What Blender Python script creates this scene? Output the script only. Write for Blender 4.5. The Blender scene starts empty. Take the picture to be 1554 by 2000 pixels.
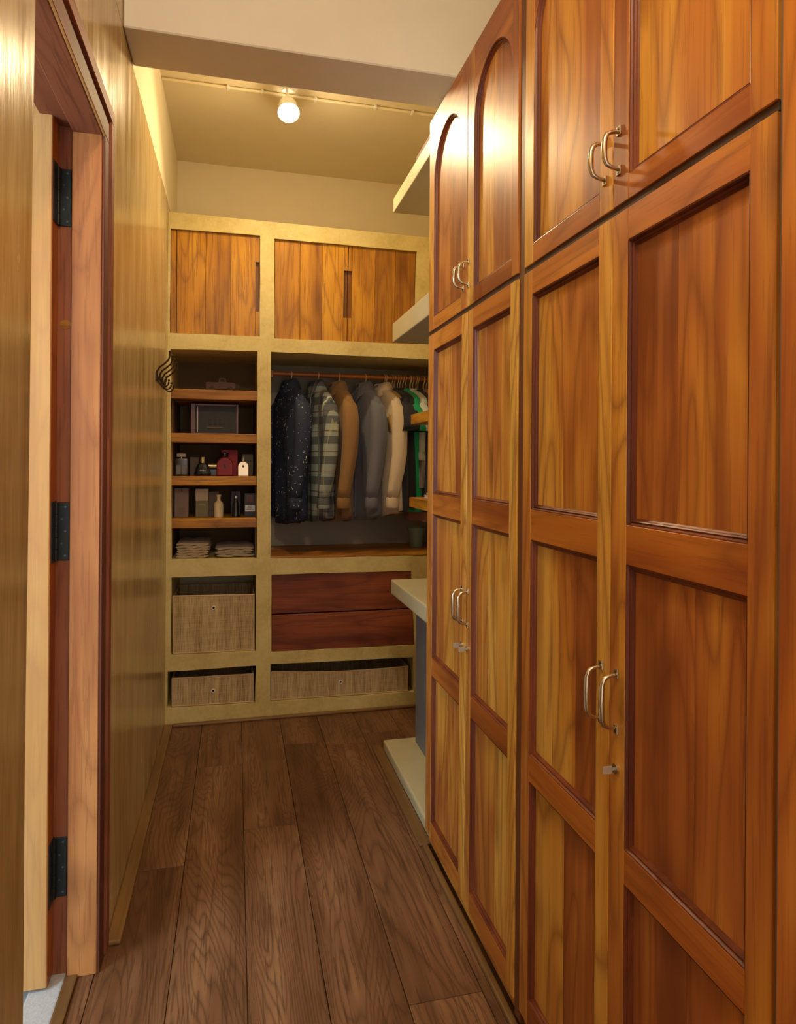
import bpy, bmesh, math, random
from mathutils import Vector, Matrix
random.seed(4)
sc = bpy.context.scene
COL = sc.collection
PI = math.pi

# ------------------------------------------------------------------ camera
FPX, H, VX, VY, PXC, W, HT = 1300.0, 1.28, 460.0, 905.0, 777.0, 1554, 2000
TH = math.atan((PXC - VX) / FPX)
RO = math.radians(0.4)
cam_d = bpy.data.cameras.new('camera')
cam = bpy.data.objects.new('camera', cam_d)
COL.objects.link(cam)
cam.location = (0, 0, H)
cam.rotation_euler = (Matrix.Rotation(-TH, 3, 'Z') @ Matrix.Rotation(PI/2, 3, 'X') @ Matrix.Rotation(RO, 3, 'Z')).to_euler()
cam_d.sensor_fit = 'HORIZONTAL'
cam_d.sensor_width = 36
cam_d.lens = FPX / W * 36
cam_d.shift_y = -(HT/2 - VY) / W
cam_d.clip_start = 0.02
sc.camera = cam

# ------------------------------------------------------------------ world, exposure
w = bpy.data.worlds.new('world'); sc.world = w
w.use_nodes = True
w.node_tree.nodes['Background'].inputs[0].default_value = (1.0, 0.92, 0.86, 1)
w.node_tree.nodes['Background'].inputs[1].default_value = 1.2
sc.view_settings.view_transform = 'Standard'
sc.view_settings.look = 'None'
sc.view_settings.exposure = 0.72
sc.view_settings.gamma = 1.0
sc.view_settings.use_curve_mapping = False

def area(name, loc, target, size, power, color, size_y=None, shape='RECTANGLE', spread=PI):
    d = bpy.data.lights.new(name, 'AREA')
    d.shape = shape; d.size = size; d.size_y = size_y or size
    d.energy = power; d.color = color; d.spread = spread
    o = bpy.data.objects.new(name, d); COL.objects.link(o)
    o.location = loc
    o.rotation_euler = (Vector(target) - Vector(loc)).to_track_quat('-Z', 'Y').to_euler()
    return o
# daylight through the bathroom window on the left
area('bathroom_window_light', (-1.80, 0.75, 1.45), (-0.3, 1.75, 1.0), 1.0, 38, (0.70, 0.85, 1.0), 1.4)
# ceiling lamp of the near half of the corridor, above the photographer
d_ = bpy.data.lights.new('near_ceiling_lamp', 'POINT'); d_.energy = 23; d_.color = (1.0, 0.82, 0.58); d_.shadow_soft_size = 0.09
o_ = bpy.data.objects.new('near_ceiling_lamp', d_); COL.objects.link(o_); o_.location = (0.1, 0.25, 2.78)

# ------------------------------------------------------------------ helpers
def ray(u, v):                      # photograph pixel -> direction from the camera, used to read coordinates on known planes
    a, b = u - PXC, v - VY
    a, b = a*math.cos(RO) + b*math.sin(RO), -a*math.sin(RO) + b*math.cos(RO)
    x = a / FPX
    return (x*math.cos(TH) + math.sin(TH), -x*math.sin(TH) + math.cos(TH), -b/FPX)
def on_y(u, v, Y):
    d = ray(u, v); t = Y/d[1]; return (d[0]*t, H + d[2]*t)
def on_x(u, v, X):
    d = ray(u, v); t = X/d[0]; return (d[1]*t, H + d[2]*t)

def tag(o, label=None, cat=None, group=None, kind=None):
    if label: o['label'] = label
    if cat: o['category'] = cat
    if group: o['group'] = group
    if kind: o['kind'] = kind
    return o
_seed = [0]
def link(name, me, parent=None, tone=None, seed=None):
    o = bpy.data.objects.new(name, me)
    COL.objects.link(o)
    if parent is not None: o.parent = parent
    _seed[0] += 1
    o['seed'] = float(seed if seed is not None else (_seed[0]*0.377) % 9.0)
    o['tone'] = float(tone if tone is not None else random.uniform(0.2, 0.8))
    return o
def empty(name, loc, label, cat, group=None, rotz=0.0):
    o = bpy.data.objects.new(name, None)
    o.empty_display_size = 0.05
    COL.objects.link(o)
    o.location = loc; o.rotation_euler = (0, 0, rotz)
    return tag(o, label, cat, group)
def root_loc(o):
    v = Vector((0, 0, 0))
    while o is not None:
        v += Vector(o.location); o = o.parent
    return v

class MB:
    """collects boxes, prisms, tubes and lathes in world coordinates"""
    def __init__(s): s.bm = bmesh.new()
    def box(s, x0, x1, y0, y1, z0, z1, bev=0.0, seg=1):
        r = bmesh.ops.create_cube(s.bm, size=1.0)
        vs = r['verts']
        for v in vs:
            v.co = Vector(((x0+x1)/2 + v.co.x*(x1-x0), (y0+y1)/2 + v.co.y*(y1-y0), (z0+z1)/2 + v.co.z*(z1-z0)))
        if bev:
            es = list({e for v in vs for e in v.link_edges})
            bmesh.ops.bevel(s.bm, geom=es, offset=bev, segments=seg, affect='EDGES', profile=0.6)
        return s
    def prism(s, pts, d, bev=0.0):
        """pts: 3-D polygon, d: extrusion vector"""
        vs = [s.bm.verts.new(p) for p in pts]
        f = s.bm.faces.new(vs)
        r = bmesh.ops.extrude_face_region(s.bm, geom=[f])
        nv = [e for e in r['geom'] if isinstance(e, bmesh.types.BMVert)]
        bmesh.ops.translate(s.bm, vec=Vector(d), verts=nv)
        if bev:
            es = list({e for v in vs + nv for e in v.link_edges})
            bmesh.ops.bevel(s.bm, geom=es, offset=bev, segments=1, affect='EDGES')
        return s
    def loft(s, rings, caps=True, closed=True):
        R = [[s.bm.verts.new(p) for p in r] for r in rings]
        n = len(R[0])
        for a, b in zip(R[:-1], R[1:]):
            for i in range(n if closed else n-1):
                j = (i+1) % n
                s.bm.faces.new((a[i], a[j], b[j], b[i]))
        if caps and closed:
            s.bm.faces.new(R[0][::-1]); s.bm.faces.new(R[-1])
        return s
    def tube(s, pts, rad, n=8, sx=1.0):
        pts = [Vector(p) for p in pts]
        rings = []
        up = Vector((0, 0, 1))
        last = None
        for i, p in enumerate(pts):
            t = (pts[min(i+1, len(pts)-1)] - pts[max(i-1, 0)]).normalized()
            a = last if last is not None else (up if abs(t.z) < 0.9 else Vector((0, 1, 0)))
            side = t.cross(a)
            if side.length < 1e-5: side = t.cross(Vector((1, 0, 0)))
            side.normalize(); a2 = side.cross(t).normalized(); last = a2
            r = rad[i] if isinstance(rad, (list, tuple)) else rad
            rings.append([p + (side*math.cos(2*PI*k/n)*sx + a2*math.sin(2*PI*k/n))*r for k in range(n)])
        return s.loft(rings)
    def lathe(s, prof, c, n=20, sx=1.0, sy=1.0, cap=True):
        rings = [[Vector((c[0] + r*sx*math.cos(2*PI*k/n), c[1] + r*sy*math.sin(2*PI*k/n), c[2] + z)) for k in range(n)] for r, z in prof]
        return s.loft(rings, caps=cap)
    def ball(s, c, r, n=8):
        m = bmesh.ops.create_uvsphere(s.bm, u_segments=n, v_segments=max(4, n//2+1), radius=r)
        bmesh.ops.translate(s.bm, vec=Vector(c), verts=m['verts'])
        return s
    def xform(s, M):
        bmesh.ops.transform(s.bm, matrix=M, verts=s.bm.verts)
        return s
    def build(s, name, mat, parent=None, tone=None, seed=None, smooth=False, local=False):
        if parent is not None and not local:
            bmesh.ops.translate(s.bm, vec=-root_loc(parent), verts=s.bm.verts)
        bmesh.ops.recalc_face_normals(s.bm, faces=s.bm.faces)
        me = bpy.data.meshes.new(name)
        s.bm.to_mesh(me); s.bm.free()
        me.materials.append(mat)
        if smooth:
            me.polygons.foreach_set('use_smooth', [True]*len(me.polygons))
            if smooth != 'all':
                me.set_sharp_from_angle(angle=math.radians(38))
        return link(name, me, parent, tone, seed)

def copy_tree(o, parent=None):
    c = o.copy(); COL.objects.link(c); c.parent = parent
    for ch in o.children: copy_tree(ch, c)
    return c

# ------------------------------------------------------------------ materials
class NT:
    def __init__(s, name):
        s.m = bpy.data.materials.new(name); s.m.use_nodes = True
        s.t = s.m.node_tree; s.b = s.t.nodes['Principled BSDF']
    def n(s, typ, **kw):
        nd = s.t.nodes.new(typ)
        for k, v in kw.items():
            if k.startswith('i_'):
                key = k[2:]; key = int(key) if key.isdigit() else key.replace('_', ' ')
                nd.inputs[key].default_value = v
            else: setattr(nd, k, v)
        return nd
    def l(s, a, b): s.t.links.new(a, b)
    def math(s, op, a, b=None, c=None, clamp=False):
        nd = s.n('ShaderNodeMath', operation=op); nd.use_clamp = clamp
        for i, x in enumerate((a, b, c)):
            if x is None: continue
            if isinstance(x, (int, float)): nd.inputs[i].default_value = x
            else: s.l(x, nd.inputs[i])
        return nd.outputs[0]
    def mix(s, f, a, b, mode='MIX'):
        nd = s.n('ShaderNodeMix', data_type='RGBA', blend_type=mode)
        for i, x in ((0, f), (6, a), (7, b)):
            if isinstance(x, (int, float)): nd.inputs[i].default_value = x
            elif isinstance(x, tuple): nd.inputs[i].default_value = (*x, 1) if len(x) == 3 else x
            else: s.l(x, nd.inputs[i])
        return nd.outputs[2]
    def coords(s, scale, seeded=True):
        tc = s.n('ShaderNodeTexCoord').outputs['Object']
        if seeded:
            at = s.n('ShaderNodeAttribute', attribute_type='OBJECT', attribute_name='seed')
            sv = s.n('ShaderNodeVectorMath', operation='SCALE')
            sv.inputs[0].default_value = (3.71, 2.93, 5.17)
            s.l(at.outputs['Fac'], sv.inputs['Scale'])
            ad = s.n('ShaderNodeVectorMath', operation='ADD')
            s.l(tc, ad.inputs[0]); s.l(sv.outputs[0], ad.inputs[1]); tc = ad.outputs[0]
        mp = s.n('ShaderNodeVectorMath', operation='MULTIPLY')
        mp.inputs[1].default_value = scale
        s.l(tc, mp.inputs[0])
        return mp.outputs[0]
    def noise(s, vec, scale, detail=3.0, rough=0.5, dist=0.0):
        nd = s.n('ShaderNodeTexNoise')
        nd.inputs['Scale'].default_value = scale; nd.inputs['Detail'].default_value = detail
        nd.inputs['Roughness'].default_value = rough; nd.inputs['Distortion'].default_value = dist
        s.l(vec, nd.inputs['Vector'])
        return nd.outputs[0]
    def ramp(s, f, stops):
        nd = s.n('ShaderNodeValToRGB')
        el = nd.color_ramp.elements
        while len(el) > 1: el.remove(el[-1])
        el[0].position, el[0].color = stops[0][0], (*stops[0][1], 1)
        for p, c in stops[1:]:
            e = el.new(p); e.color = (*c, 1)
        s.l(f, nd.inputs[0])
        return nd.outputs[0]
    def bump(s, h, strength, dist=0.001):
        nd = s.n('ShaderNodeBump'); nd.inputs['Strength'].default_value = strength
        nd.inputs['Distance'].default_value = dist
        s.l(h, nd.inputs['Height']); s.l(nd.outputs[0], s.b.inputs['Normal'])

def wood(name, axis, stops, line, rough=0.3, rings=13.0, linef=0.4, fiber=0.25, coat=0.3, tonef=0.5, bump=0.25, knots=0.6, lowscale=4.0):
    t = NT(name)
    def sc3(a, b): return tuple(b if i == axis else a for i in range(3))
    v = t.coords(sc3(1.0, 0.17))
    n1 = t.noise(v, lowscale, 2.5, 0.45, 0.5)
    r1 = t.math('PINGPONG', t.math('MULTIPLY', n1, rings), 0.5)
    r1 = t.math('POWER', t.math('MULTIPLY', r1, 2.0), 3.0)
    vf = t.coords(sc3(150.0, 5.0))
    nf = t.noise(vf, 1.0, 2.0, 0.6)
    vb = t.coords(sc3(7.0, 0.55))
    nb = t.noise(vb, 1.0, 3.0, 0.55, 0.3)
    vm = t.coords(sc3(38.0, 0.9))
    nm = t.noise(vm, 1.0, 2.0, 0.6)
    at = t.n('ShaderNodeAttribute', attribute_type='OBJECT', attribute_name='tone').outputs['Fac']
    nl = t.noise(t.coords(sc3(5.0, 2.0)), 1.0, 2.0, 0.5, 0.6)
    f = t.math('ADD', t.math('MULTIPLY', t.math('SUBTRACT', nb, 0.5), 1.5), 0.5)
    f = t.math('ADD', f, t.math('MULTIPLY', t.math('SUBTRACT', nl, 0.5), 1.3))
    f = t.math('ADD', f, t.math('MULTIPLY', t.math('SUBTRACT', nm, 0.5), 0.7))
    f = t.math('ADD', f, t.math('MULTIPLY', t.math('SUBTRACT', at, 0.5), tonef*2), clamp=True)
    c = t.ramp(f, stops)
    c = t.mix(t.math('MULTIPLY', r1, linef), c, line)
    c = t.mix(t.math('MULTIPLY', t.math('GREATER_THAN', nf, 0.58), fiber), c, line)
    if knots:
        vk = t.coords(sc3(3.2, 1.05))
        vo = t.n('ShaderNodeTexVoronoi'); vo.inputs['Scale'].default_value = 2.1
        t.l(vk, vo.inputs['Vector'])
        k = t.math('SUBTRACT', 1.0, t.math('MULTIPLY', vo.outputs['Distance'], 5.5), clamp=True)
        c = t.mix(t.math('MULTIPLY', k, knots), c, tuple(x*0.55 for x in line))
    t.l(c, t.b.inputs['Base Color'])
    t.b.inputs['Roughness'].default_value = rough
    t.b.inputs['Specular IOR Level'].default_value = 0.30
    t.b.inputs['Coat Weight'].default_value = coat
    t.b.inputs['Coat Roughness'].default_value = 0.24
    t.bump(t.math('ADD', t.math('MULTIPLY', nf, 0.7), t.math('MULTIPLY', r1, -0.5)), bump, 0.0008)
    return t.m

TEAK = [(0.0, (0.24, 0.070, 0.018)), (0.25, (0.40, 0.130, 0.028)), (0.5, (0.54, 0.210, 0.036)), (0.75, (0.66, 0.315, 0.046)), (1.0, (0.74, 0.42, 0.080))]
TLINE = (0.19, 0.048, 0.013)
teak = [wood('teak_grain_%s' % 'xyz'[a], a, TEAK, TLINE, linef=0.55, fiber=0.24, coat=0.05, rough=0.40) for a in range(3)]
RAIL = [(0.0, (0.24, 0.060, 0.012)), (0.4, (0.40, 0.118, 0.018)), (0.75, (0.54, 0.190, 0.026)), (1.0, (0.64, 0.27, 0.038))]
teak_red = [wood('reddish_teak_%s' % 'xyz'[a], a, RAIL, (0.14, 0.03, 0.01), linef=0.4, fiber=0.2, coat=0.05, rough=0.40) for a in range(3)]
mould_mat = wood('dark_moulding_teak', 2, [(0.0, (0.10, 0.022, 0.009)), (1.0, (0.26, 0.065, 0.02))], (0.07, 0.016, 0.007), rough=0.42, coat=0.1, knots=0)
HON = [(0.0, (0.17, 0.060, 0.006)), (0.35, (0.35, 0.145, 0.010)), (0.7, (0.50, 0.225, 0.014)), (1.0, (0.60, 0.30, 0.022))]
honey = [wood('honey_teak_%s' % 'xyz'[a], a, HON, (0.17, 0.055, 0.012), rough=0.45, rings=14, linef=0.5, fiber=0.45, coat=0.05) for a in range(3)]
DRW = [(0.0, (0.12, 0.028, 0.012)), (0.5, (0.24, 0.058, 0.020)), (1.0, (0.36, 0.10, 0.032))]
drawer_wood = wood('dark_red_drawer_wood', 0, DRW, (0.07, 0.016, 0.008), rough=0.5, linef=0.45, fiber=0.35, coat=0.0)
frame_wood = [wood('door_frame_wood_%s' % 'xyz'[a], a, [(0.0, (0.30, 0.10, 0.034)), (0.4, (0.44, 0.17, 0.052)), (0.8, (0.55, 0.25, 0.08)), (1.0, (0.62, 0.32, 0.11))], (0.22, 0.075, 0.03), rough=0.42, rings=16, linef=0.4, fiber=0.35, coat=0.15, knots=0.5) for a in range(3)]
frame_dark = [wood('dark_casing_wood_%s' % 'xyz'[a], a, [(0.0, (0.11, 0.03, 0.014)), (0.5, (0.20, 0.055, 0.025)), (1.0, (0.30, 0.10, 0.045))], (0.07, 0.02, 0.01), rough=0.65, linef=0.3, fiber=0.3, coat=0.0, knots=0) for a in range(3)]
leaf_wood = wood('pale_door_leaf_wood', 2, [(0.0, (0.44, 0.20, 0.055)), (0.5, (0.56, 0.29, 0.09)), (1.0, (0.66, 0.39, 0.14))], (0.46, 0.22, 0.09), rough=0.4, rings=18, linef=0.35, fiber=0.3, coat=0.2, knots=0.3)
FLR = [(0.0, (0.085, 0.036, 0.016)), (0.4, (0.15, 0.068, 0.030)), (0.75, (0.215, 0.105, 0.050)), (1.0, (0.28, 0.15, 0.07))]
floor_wood = wood('brown_oak_floor', 1, FLR, (0.050, 0.020, 0.009), rough=0.42, rings=62, linef=0.55, fiber=0.5, coat=0.06, tonef=0.3, bump=0.6, knots=0.55, lowscale=3.6)
trim_wood = wood('golden_floor_trim', 1, [(0.0, (0.10, 0.05, 0.016)), (1.0, (0.24, 0.13, 0.045))], (0.12, 0.06, 0.02), rough=0.4, coat=0.1, knots=0)
trim_wood_x = wood('golden_floor_trim_x', 0, [(0.0, (0.10, 0.05, 0.016)), (1.0, (0.24, 0.13, 0.045))], (0.12, 0.06, 0.02), rough=0.4, coat=0.1, knots=0)

def plain(name, col, rough=0.5, metal=0.0, var=0.12, vs=12.0, bump=0.0, bs=60.0, **kw):
    t = NT(name)
    v = t.coords((1, 1, 1), seeded=False)
    n = t.noise(v, vs, 3.0)
    c = t.mix(n, tuple(max(0, x*(1-var)) for x in col), tuple(min(1, x*(1+var)) for x in col))
    t.l(c, t.b.inputs['Base Color'])
    t.b.inputs['Roughness'].default_value = rough
    t.b.inputs['Metallic'].default_value = metal
    for k, val in kw.items(): t.b.inputs[k.replace('_', ' ')].default_value = val
    if bump: t.bump(t.noise(v, bs, 4.0), bump, 0.002)
    return t.m

def polished_plaster():
    t = NT('polished_ochre_plaster')
    v = t.coords((1, 16.0, 2.4), seeded=False)
    st = t.noise(v, 1.0, 4.0, 0.6)
    v2 = t.coords((1, 1, 0.7), seeded=False)
    bl = t.noise(v2, 2.6, 3.0)
    v3 = t.coords((1, 60.0, 5.0), seeded=False)
    fs = t.noise(v3, 1.0, 3.0, 0.6)
    f = t.math('ADD', t.math('MULTIPLY', st, 0.5), t.math('ADD', t.math('MULTIPLY', bl, 0.35), t.math('MULTIPLY', fs, 0.25)))
    c = t.ramp(f, [(0.38, (0.33, 0.215, 0.085)), (0.52, (0.46, 0.325, 0.135)), (0.64, (0.56, 0.42, 0.20)), (0.78, (0.60, 0.48, 0.25))])
    t.l(c, t.b.inputs['Base Color'])
    t.l(t.math('ADD', t.math('MULTIPLY', st, 0.26), 0.09), t.b.inputs['Roughness'])
    t.b.inputs['Specular IOR Level'].default_value = 0.28
    t.bump(t.math('ADD', t.math('MULTIPLY', st, 0.8), t.math('MULTIPLY', fs, 0.35)), 0.30, 0.007)
    return t.m
plaster = polished_plaster()
def matte_plaster():
    t = NT('cast_ochre_plaster')
    v = t.coords((1, 1, 1), seeded=False)
    a = t.noise(v, 5.0, 4.0, 0.6); b = t.noise(v, 45.0, 4.0, 0.7)
    f = t.math('ADD', t.math('MULTIPLY', a, 0.65), t.math('MULTIPLY', b, 0.35))
    c = t.ramp(f, [(0.34, (0.48, 0.37, 0.125)), (0.5, (0.62, 0.50, 0.19)), (0.68, (0.70, 0.59, 0.27))])
    t.l(c, t.b.inputs['Base Color']); t.b.inputs['Roughness'].default_value = 0.5
    t.bump(f, 0.5, 0.004)
    return t.m
cast = matte_plaster()
paint = plain('cream_ceiling_paint', (0.80, 0.70, 0.47), 0.8, var=0.04, bump=0.1)
beam_paint = plain('cream_beam_paint', (0.74, 0.68, 0.54), 0.8, var=0.04, bump=0.15)
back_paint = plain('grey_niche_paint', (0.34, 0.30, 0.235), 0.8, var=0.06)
concrete = plain('pale_polished_concrete', (0.50, 0.45, 0.27), 0.42, var=0.16, vs=7, bump=0.35, bs=25)
stone = plain('grey_flamed_stone', (0.50, 0.52, 0.52), 0.65, var=0.25, vs=160, bump=0.4, bs=200)
white_wall = plain('white_bathroom_wall', (0.80, 0.82, 0.82), 0.7, var=0.02)
steel_panel = plain('blue_grey_panel', (0.17, 0.19, 0.22), 0.45, var=0.15)
black_metal = plain('black_hinge_metal', (0.025, 0.032, 0.035), 0.42, 0.5, var=0.3, vs=80)
screw_metal = plain('screw_metal', (0.12, 0.13, 0.13), 0.35, 0.9)
iron = plain('wrought_iron', (0.050, 0.034, 0.022), 0.35, 0.75, var=0.3)
brass = plain('aged_nickel_brass', (0.60, 0.52, 0.38), 0.26, 1.0, var=0.2, vs=60)
chrome = plain('chrome', (0.72, 0.72, 0.70), 0.15, 1.0)
clear_plastic = plain('clear_plastic', (0.75, 0.75, 0.72), 0.15, 0.0, Transmission_Weight=0.7)
dark_gap = plain('dark_carcass_and_gap_shade', (0.045, 0.016, 0.007), 0.6)  # dark wood; also paints the slot shadow between upper and lower doors
carc = plain('brown_carcass_wood', (0.14, 0.045, 0.014), 0.5)
white_enamel = plain('white_enamel', (0.78, 0.76, 0.70), 0.4)

def weave():
    t = NT('woven_grass_cloth')
    v = t.coords((260, 260, 12), seeded=True); a = t.noise(v, 1.0, 2.0, 0.6)
    v2 = t.coords((9, 9, 340), seeded=True); b = t.noise(v2, 1.0, 2.0, 0.6)
    v3 = t.coords((22, 22, 1.0), seeded=True); d = t.noise(v3, 1.0, 2.0)
    f = t.math('ADD', t.math('MULTIPLY', a, 0.5), t.math('ADD', t.math('MULTIPLY', b, 0.25), t.math('MULTIPLY', d, 0.3)))
    c = t.ramp(f, [(0.38, (0.24, 0.155, 0.065)), (0.52, (0.48, 0.35, 0.17)), (0.66, (0.64, 0.50, 0.28))])
    t.l(c, t.b.inputs['Base Color']); t.b.inputs['Roughness'].default_value = 0.85
    t.bump(f, 0.8, 0.002)
    return t.m
weave_m = weave()
rim_cloth = plain('basket_rim_cloth', (0.52, 0.36, 0.20), 0.8)
basket_in = plain('dark_basket_lining', (0.03, 0.022, 0.015), 0.9)

def cloth(name, col, rough=0.85, fold=0.4):
    t = NT(name)
    v = t.coords((14, 14, 2.2)); a = t.noise(v, 1.0, 3.0)
    c = t.mix(a, tuple(x*0.72 for x in col), tuple(min(1, x*1.2) for x in col))
    t.l(c, t.b.inputs['Base Color']); t.b.inputs['Roughness'].default_value = rough
    t.b.inputs['Sheen Weight'].default_value = 0.15
    t.bump(a, fold, 0.012)
    return t.m
def print_cloth():
    t = NT('navy_dragonfly_print')
    out = (0.014, 0.021, 0.055)
    c = None
    for i, (sx, sc_, thr, col) in enumerate([((1, 1, 3.0), 26, 0.13, (0.55, 0.58, 0.66)), ((3.0, 3.0, 1.0), 22, 0.12, (0.60, 0.62, 0.66)), ((1.6, 1.6, 1), 13, 0.10, (0.62, 0.54, 0.36))]):
        v = t.coords(sx)
        nz = t.noise(t.coords((1, 1, 1)), 9.0, 1.0)
        vo = t.n('ShaderNodeTexVoronoi'); vo.inputs['Scale'].default_value = sc_
        vo.inputs['Randomness'].default_value = 1.0
        ad = t.n('ShaderNodeVectorMath', operation='ADD'); t.l(v, ad.inputs[0])
        cb = t.n('ShaderNodeCombineXYZ'); t.l(t.math('MULTIPLY', nz, 0.3), cb.inputs[0]); t.l(t.math('MULTIPLY', nz, 0.2), cb.inputs[2])
        t.l(cb.outputs[0], ad.inputs[1]); t.l(ad.outputs[0], vo.inputs['Vector'])
        f = t.math('LESS_THAN', vo.outputs['Distance'], thr)
        c = t.mix(f, c if c is not None else out, col)
    t.l(c, t.b.inputs['Base Color']); t.b.inputs['Roughness'].default_value = 0.8
    t.bump(t.noise(t.coords((14, 14, 2.2)), 1.0, 2.0), 0.4, 0.012)
    return t.m
def plaid_cloth():
    t = NT('blue_grey_plaid')
    tc = t.n('ShaderNodeTexCoord').outputs['Object']
    sp = t.n('ShaderNodeSeparateXYZ'); t.l(tc, sp.inputs[0])
    def stripes(o, per, lo, hi, off=0.0):
        m = t.math('FRACT', t.math('MULTIPLY', t.math('ADD', o, 5.0 + off), 1.0/per))
        return t.math('MULTIPLY', t.math('GREATER_THAN', m, lo), t.math('LESS_THAN', m, hi))
    hx, hz = sp.outputs[0], sp.outputs[2]
    c = t.mix(0.0, (0.27, 0.31, 0.28), (0.1, 0.1, 0.1))
    c = t.mix(t.math('MULTIPLY', stripes(hx, 0.075, 0.0, 0.42), 0.8), c, (0.035, 0.042, 0.060))
    c = t.mix(t.math('MULTIPLY', stripes(hz, 0.105, 0.0, 0.40), 0.75), c, (0.030, 0.036, 0.052))
    c = t.mix(stripes(hz, 0.105, 0.62, 0.66), c, (0.10, 0.03, 0.03))
    c = t.mix(t.math('MULTIPLY', stripes(hx, 0.061, 0.66, 0.72), 0.4), c, (0.42, 0.44, 0.20))
    c = t.mix(t.math('MULTIPLY', stripes(hx, 0.15, 0.40, 0.44), 0.8), c, (0.5, 0.5, 0.48))
    t.l(c, t.b.inputs['Base Color']); t.b.inputs['Roughness'].default_value = 0.85
    t.bump(t.noise(t.coords((14, 14, 2.2)), 1.0, 2.0), 0.4, 0.012)
    return t.m

# ------------------------------------------------------------------ the room
XL, XW, YU, YB, ZC = -0.325, 0.627, 3.39, 3.90, 2.96
def wall(name, args, mat, kind='structure', bev=0):
    o = MB().box(*args, bev).build(name, mat); tag(o, kind=kind); return o

fl = MB().box(-0.42, 1.35, -1.6, YB+0.1, -0.12, -0.014).build('floor', dark_gap); tag(fl, 'dark brown wide oak plank floor of the corridor', kind='structure')
# planks running towards the closet, each one board
cuts = {0: [1.30, 2.211], 1: [0.7, 2.9], 2: [0.7, 2.374], 3: [0.2, 3.05], 4: [0.6, 1.52, 3.0], 5: [2.2, 3.1], 6: [2.2, 2.9], 7: [2.2], -1: [0.9, 2.3]}
for i in range(-1, 8):
    x0 = -0.334 + 0.185*i; x1 = x0 + 0.185
    x0 = max(x0, -0.372)
    x1 = min(x1, 1.215)
    ys = [-1.6] + cuts[i] + [YU if i >= 0 else 1.885]
    if i == -1: ys = [-1.6, 0.9, 1.885]
    for a, b in zip(ys[:-1], ys[1:]):
        MB().box(x0+0.0009, x1-0.0009, a+0.0009, b-0.0009, -0.014, 0.0, 0.0009).build('plank', floor_wood, fl, tone=random.uniform(0.25, 0.75))

# left wall: far piece, near piece with a wavy hand-finished edge, piece above the door
def wavy_wall():
    m = MB()
    rings = []
    for k in range(41):
        z = 2.97*k/40
        e = on_x(51.5 + 18*min(1, z/2.2)**1.2, 900, XL)[0] + 0.003*math.sin(z*2.3+0.6) + 0.0015*math.sin(z*6.1) + (0.004*math.exp(-((z-0.45)/0.2)**2))
        rings.append([(-0.48, e-0.012, z), (XL-0.008, e, z), (XL-0.002, e-0.004, z), (XL, e-0.012, z), (XL, -1.6, z), (-0.48, -1.6, z)])
    return m.loft(rings)
o = wavy_wall().build('wall_left', plaster, smooth=True); tag(o, 'ochre polished plaster wall on the near side of the doorway', kind='structure')
o = MB().box(-0.48, XL, 1.892, YU+0.6, 0, 2.535, 0.003).build('wall_left', plaster); tag(o, 'ochre polished plaster wall between doorway and closet', kind='structure')
o = MB().box(-0.48, XL, 1.893, 2.254, 2.5352, 2.97).build('wall_left', plaster); tag(o, 'ochre plaster beside the ceiling beam', kind='structure')
o = MB().box(-0.48, XL, 1.1, 1.8925, on_x(187, 232, XL-0.004)[1]+0.1025, 2.97).build('wall_left', plaster); tag(o, 'ochre plaster above the doorway', kind='structure')
o = MB().box(-0.48, XL-0.001, 2.2545, YB+0.1, 2.5355, 2.97).build('wall_left', paint); tag(o, 'cream painted wall above the plaster beside the ceiling lamp', kind='structure')
wall('wall_back', (-0.48, 1.35, YB, YB+0.1, 0, 2.97), paint)
wall('wall_right', (1.22, 1.35, 2.0, YB+0.1, 0, 2.97), paint)
wall('wall_right', (1.22, 1.35, -1.6, 2.0, 0, 2.97), paint)
wall('ceiling', (-0.48, 1.35, -1.6, YB+0.1, ZC, ZC+0.1), paint)
o = MB().box(-0.324, 1.22, 2.055, 2.254, 2.535, ZC+0.02, 0.004).build('trim_1', beam_paint); tag(o, 'cream painted ceiling beam crossing the corridor', kind='structure')
# thin plaster strip closing the top of the wardrobes
o = MB().box(XW+0.058, XW+0.2, 0.3, 2.255, 2.405, 2.535, 0.003).build('trim_2', paint); tag(o, 'cream filler strip above the wardrobes', kind='structure')

# floor trims
def qround(x0, x1, y0, y1, h, mat, name, along='y'):
    return MB().box(x0, x1, y0, y1, 0.0, h, min(h, 0.012)*0.45, 2).build(name, mat)
o = qround(XL, -0.287, 1.885, YU-0.002, 0.011, trim_wood, 'baseboard_left'); tag(o, 'flat golden wood strip along the left wall', kind='structure')
o = qround(-0.287, 0.95, YU-0.026, YU-0.001, 0.013, trim_wood_x, 'baseboard_back'); tag(o, 'thin golden wood strip along the closet foot', kind='structure')
o = qround(0.602, 0.646, 2.136, 2.93, 0.011, trim_wood, 'trim_3'); tag(o, 'flat golden wood strip in front of the concrete plinth', kind='structure')
o = qround(0.612, 0.630, 0.3, 2.134, 0.014, trim_wood, 'trim_4'); tag(o, 'thin golden wood strip along the wardrobe foot', kind='structure')

# ------------------------------------------------------------------ doorway and bathroom
YJ = 1.79
door = bpy.data.objects.new('door_1', None); COL.objects.link(door)
door.location = (XL, YJ, 0); tag(door, 'reddish wood door frame with an open pale wood door leaf', kind='structure')
ZH = on_x(187, 232, XL-0.004)[1]
ZO = ZH + 0.075
def jamb_l(args, name, mats, axis, tone=0.5, parent=door, bev=0.0015):
    return MB().box(*args, bev).build(name, mats[axis], parent, tone=tone)
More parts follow.
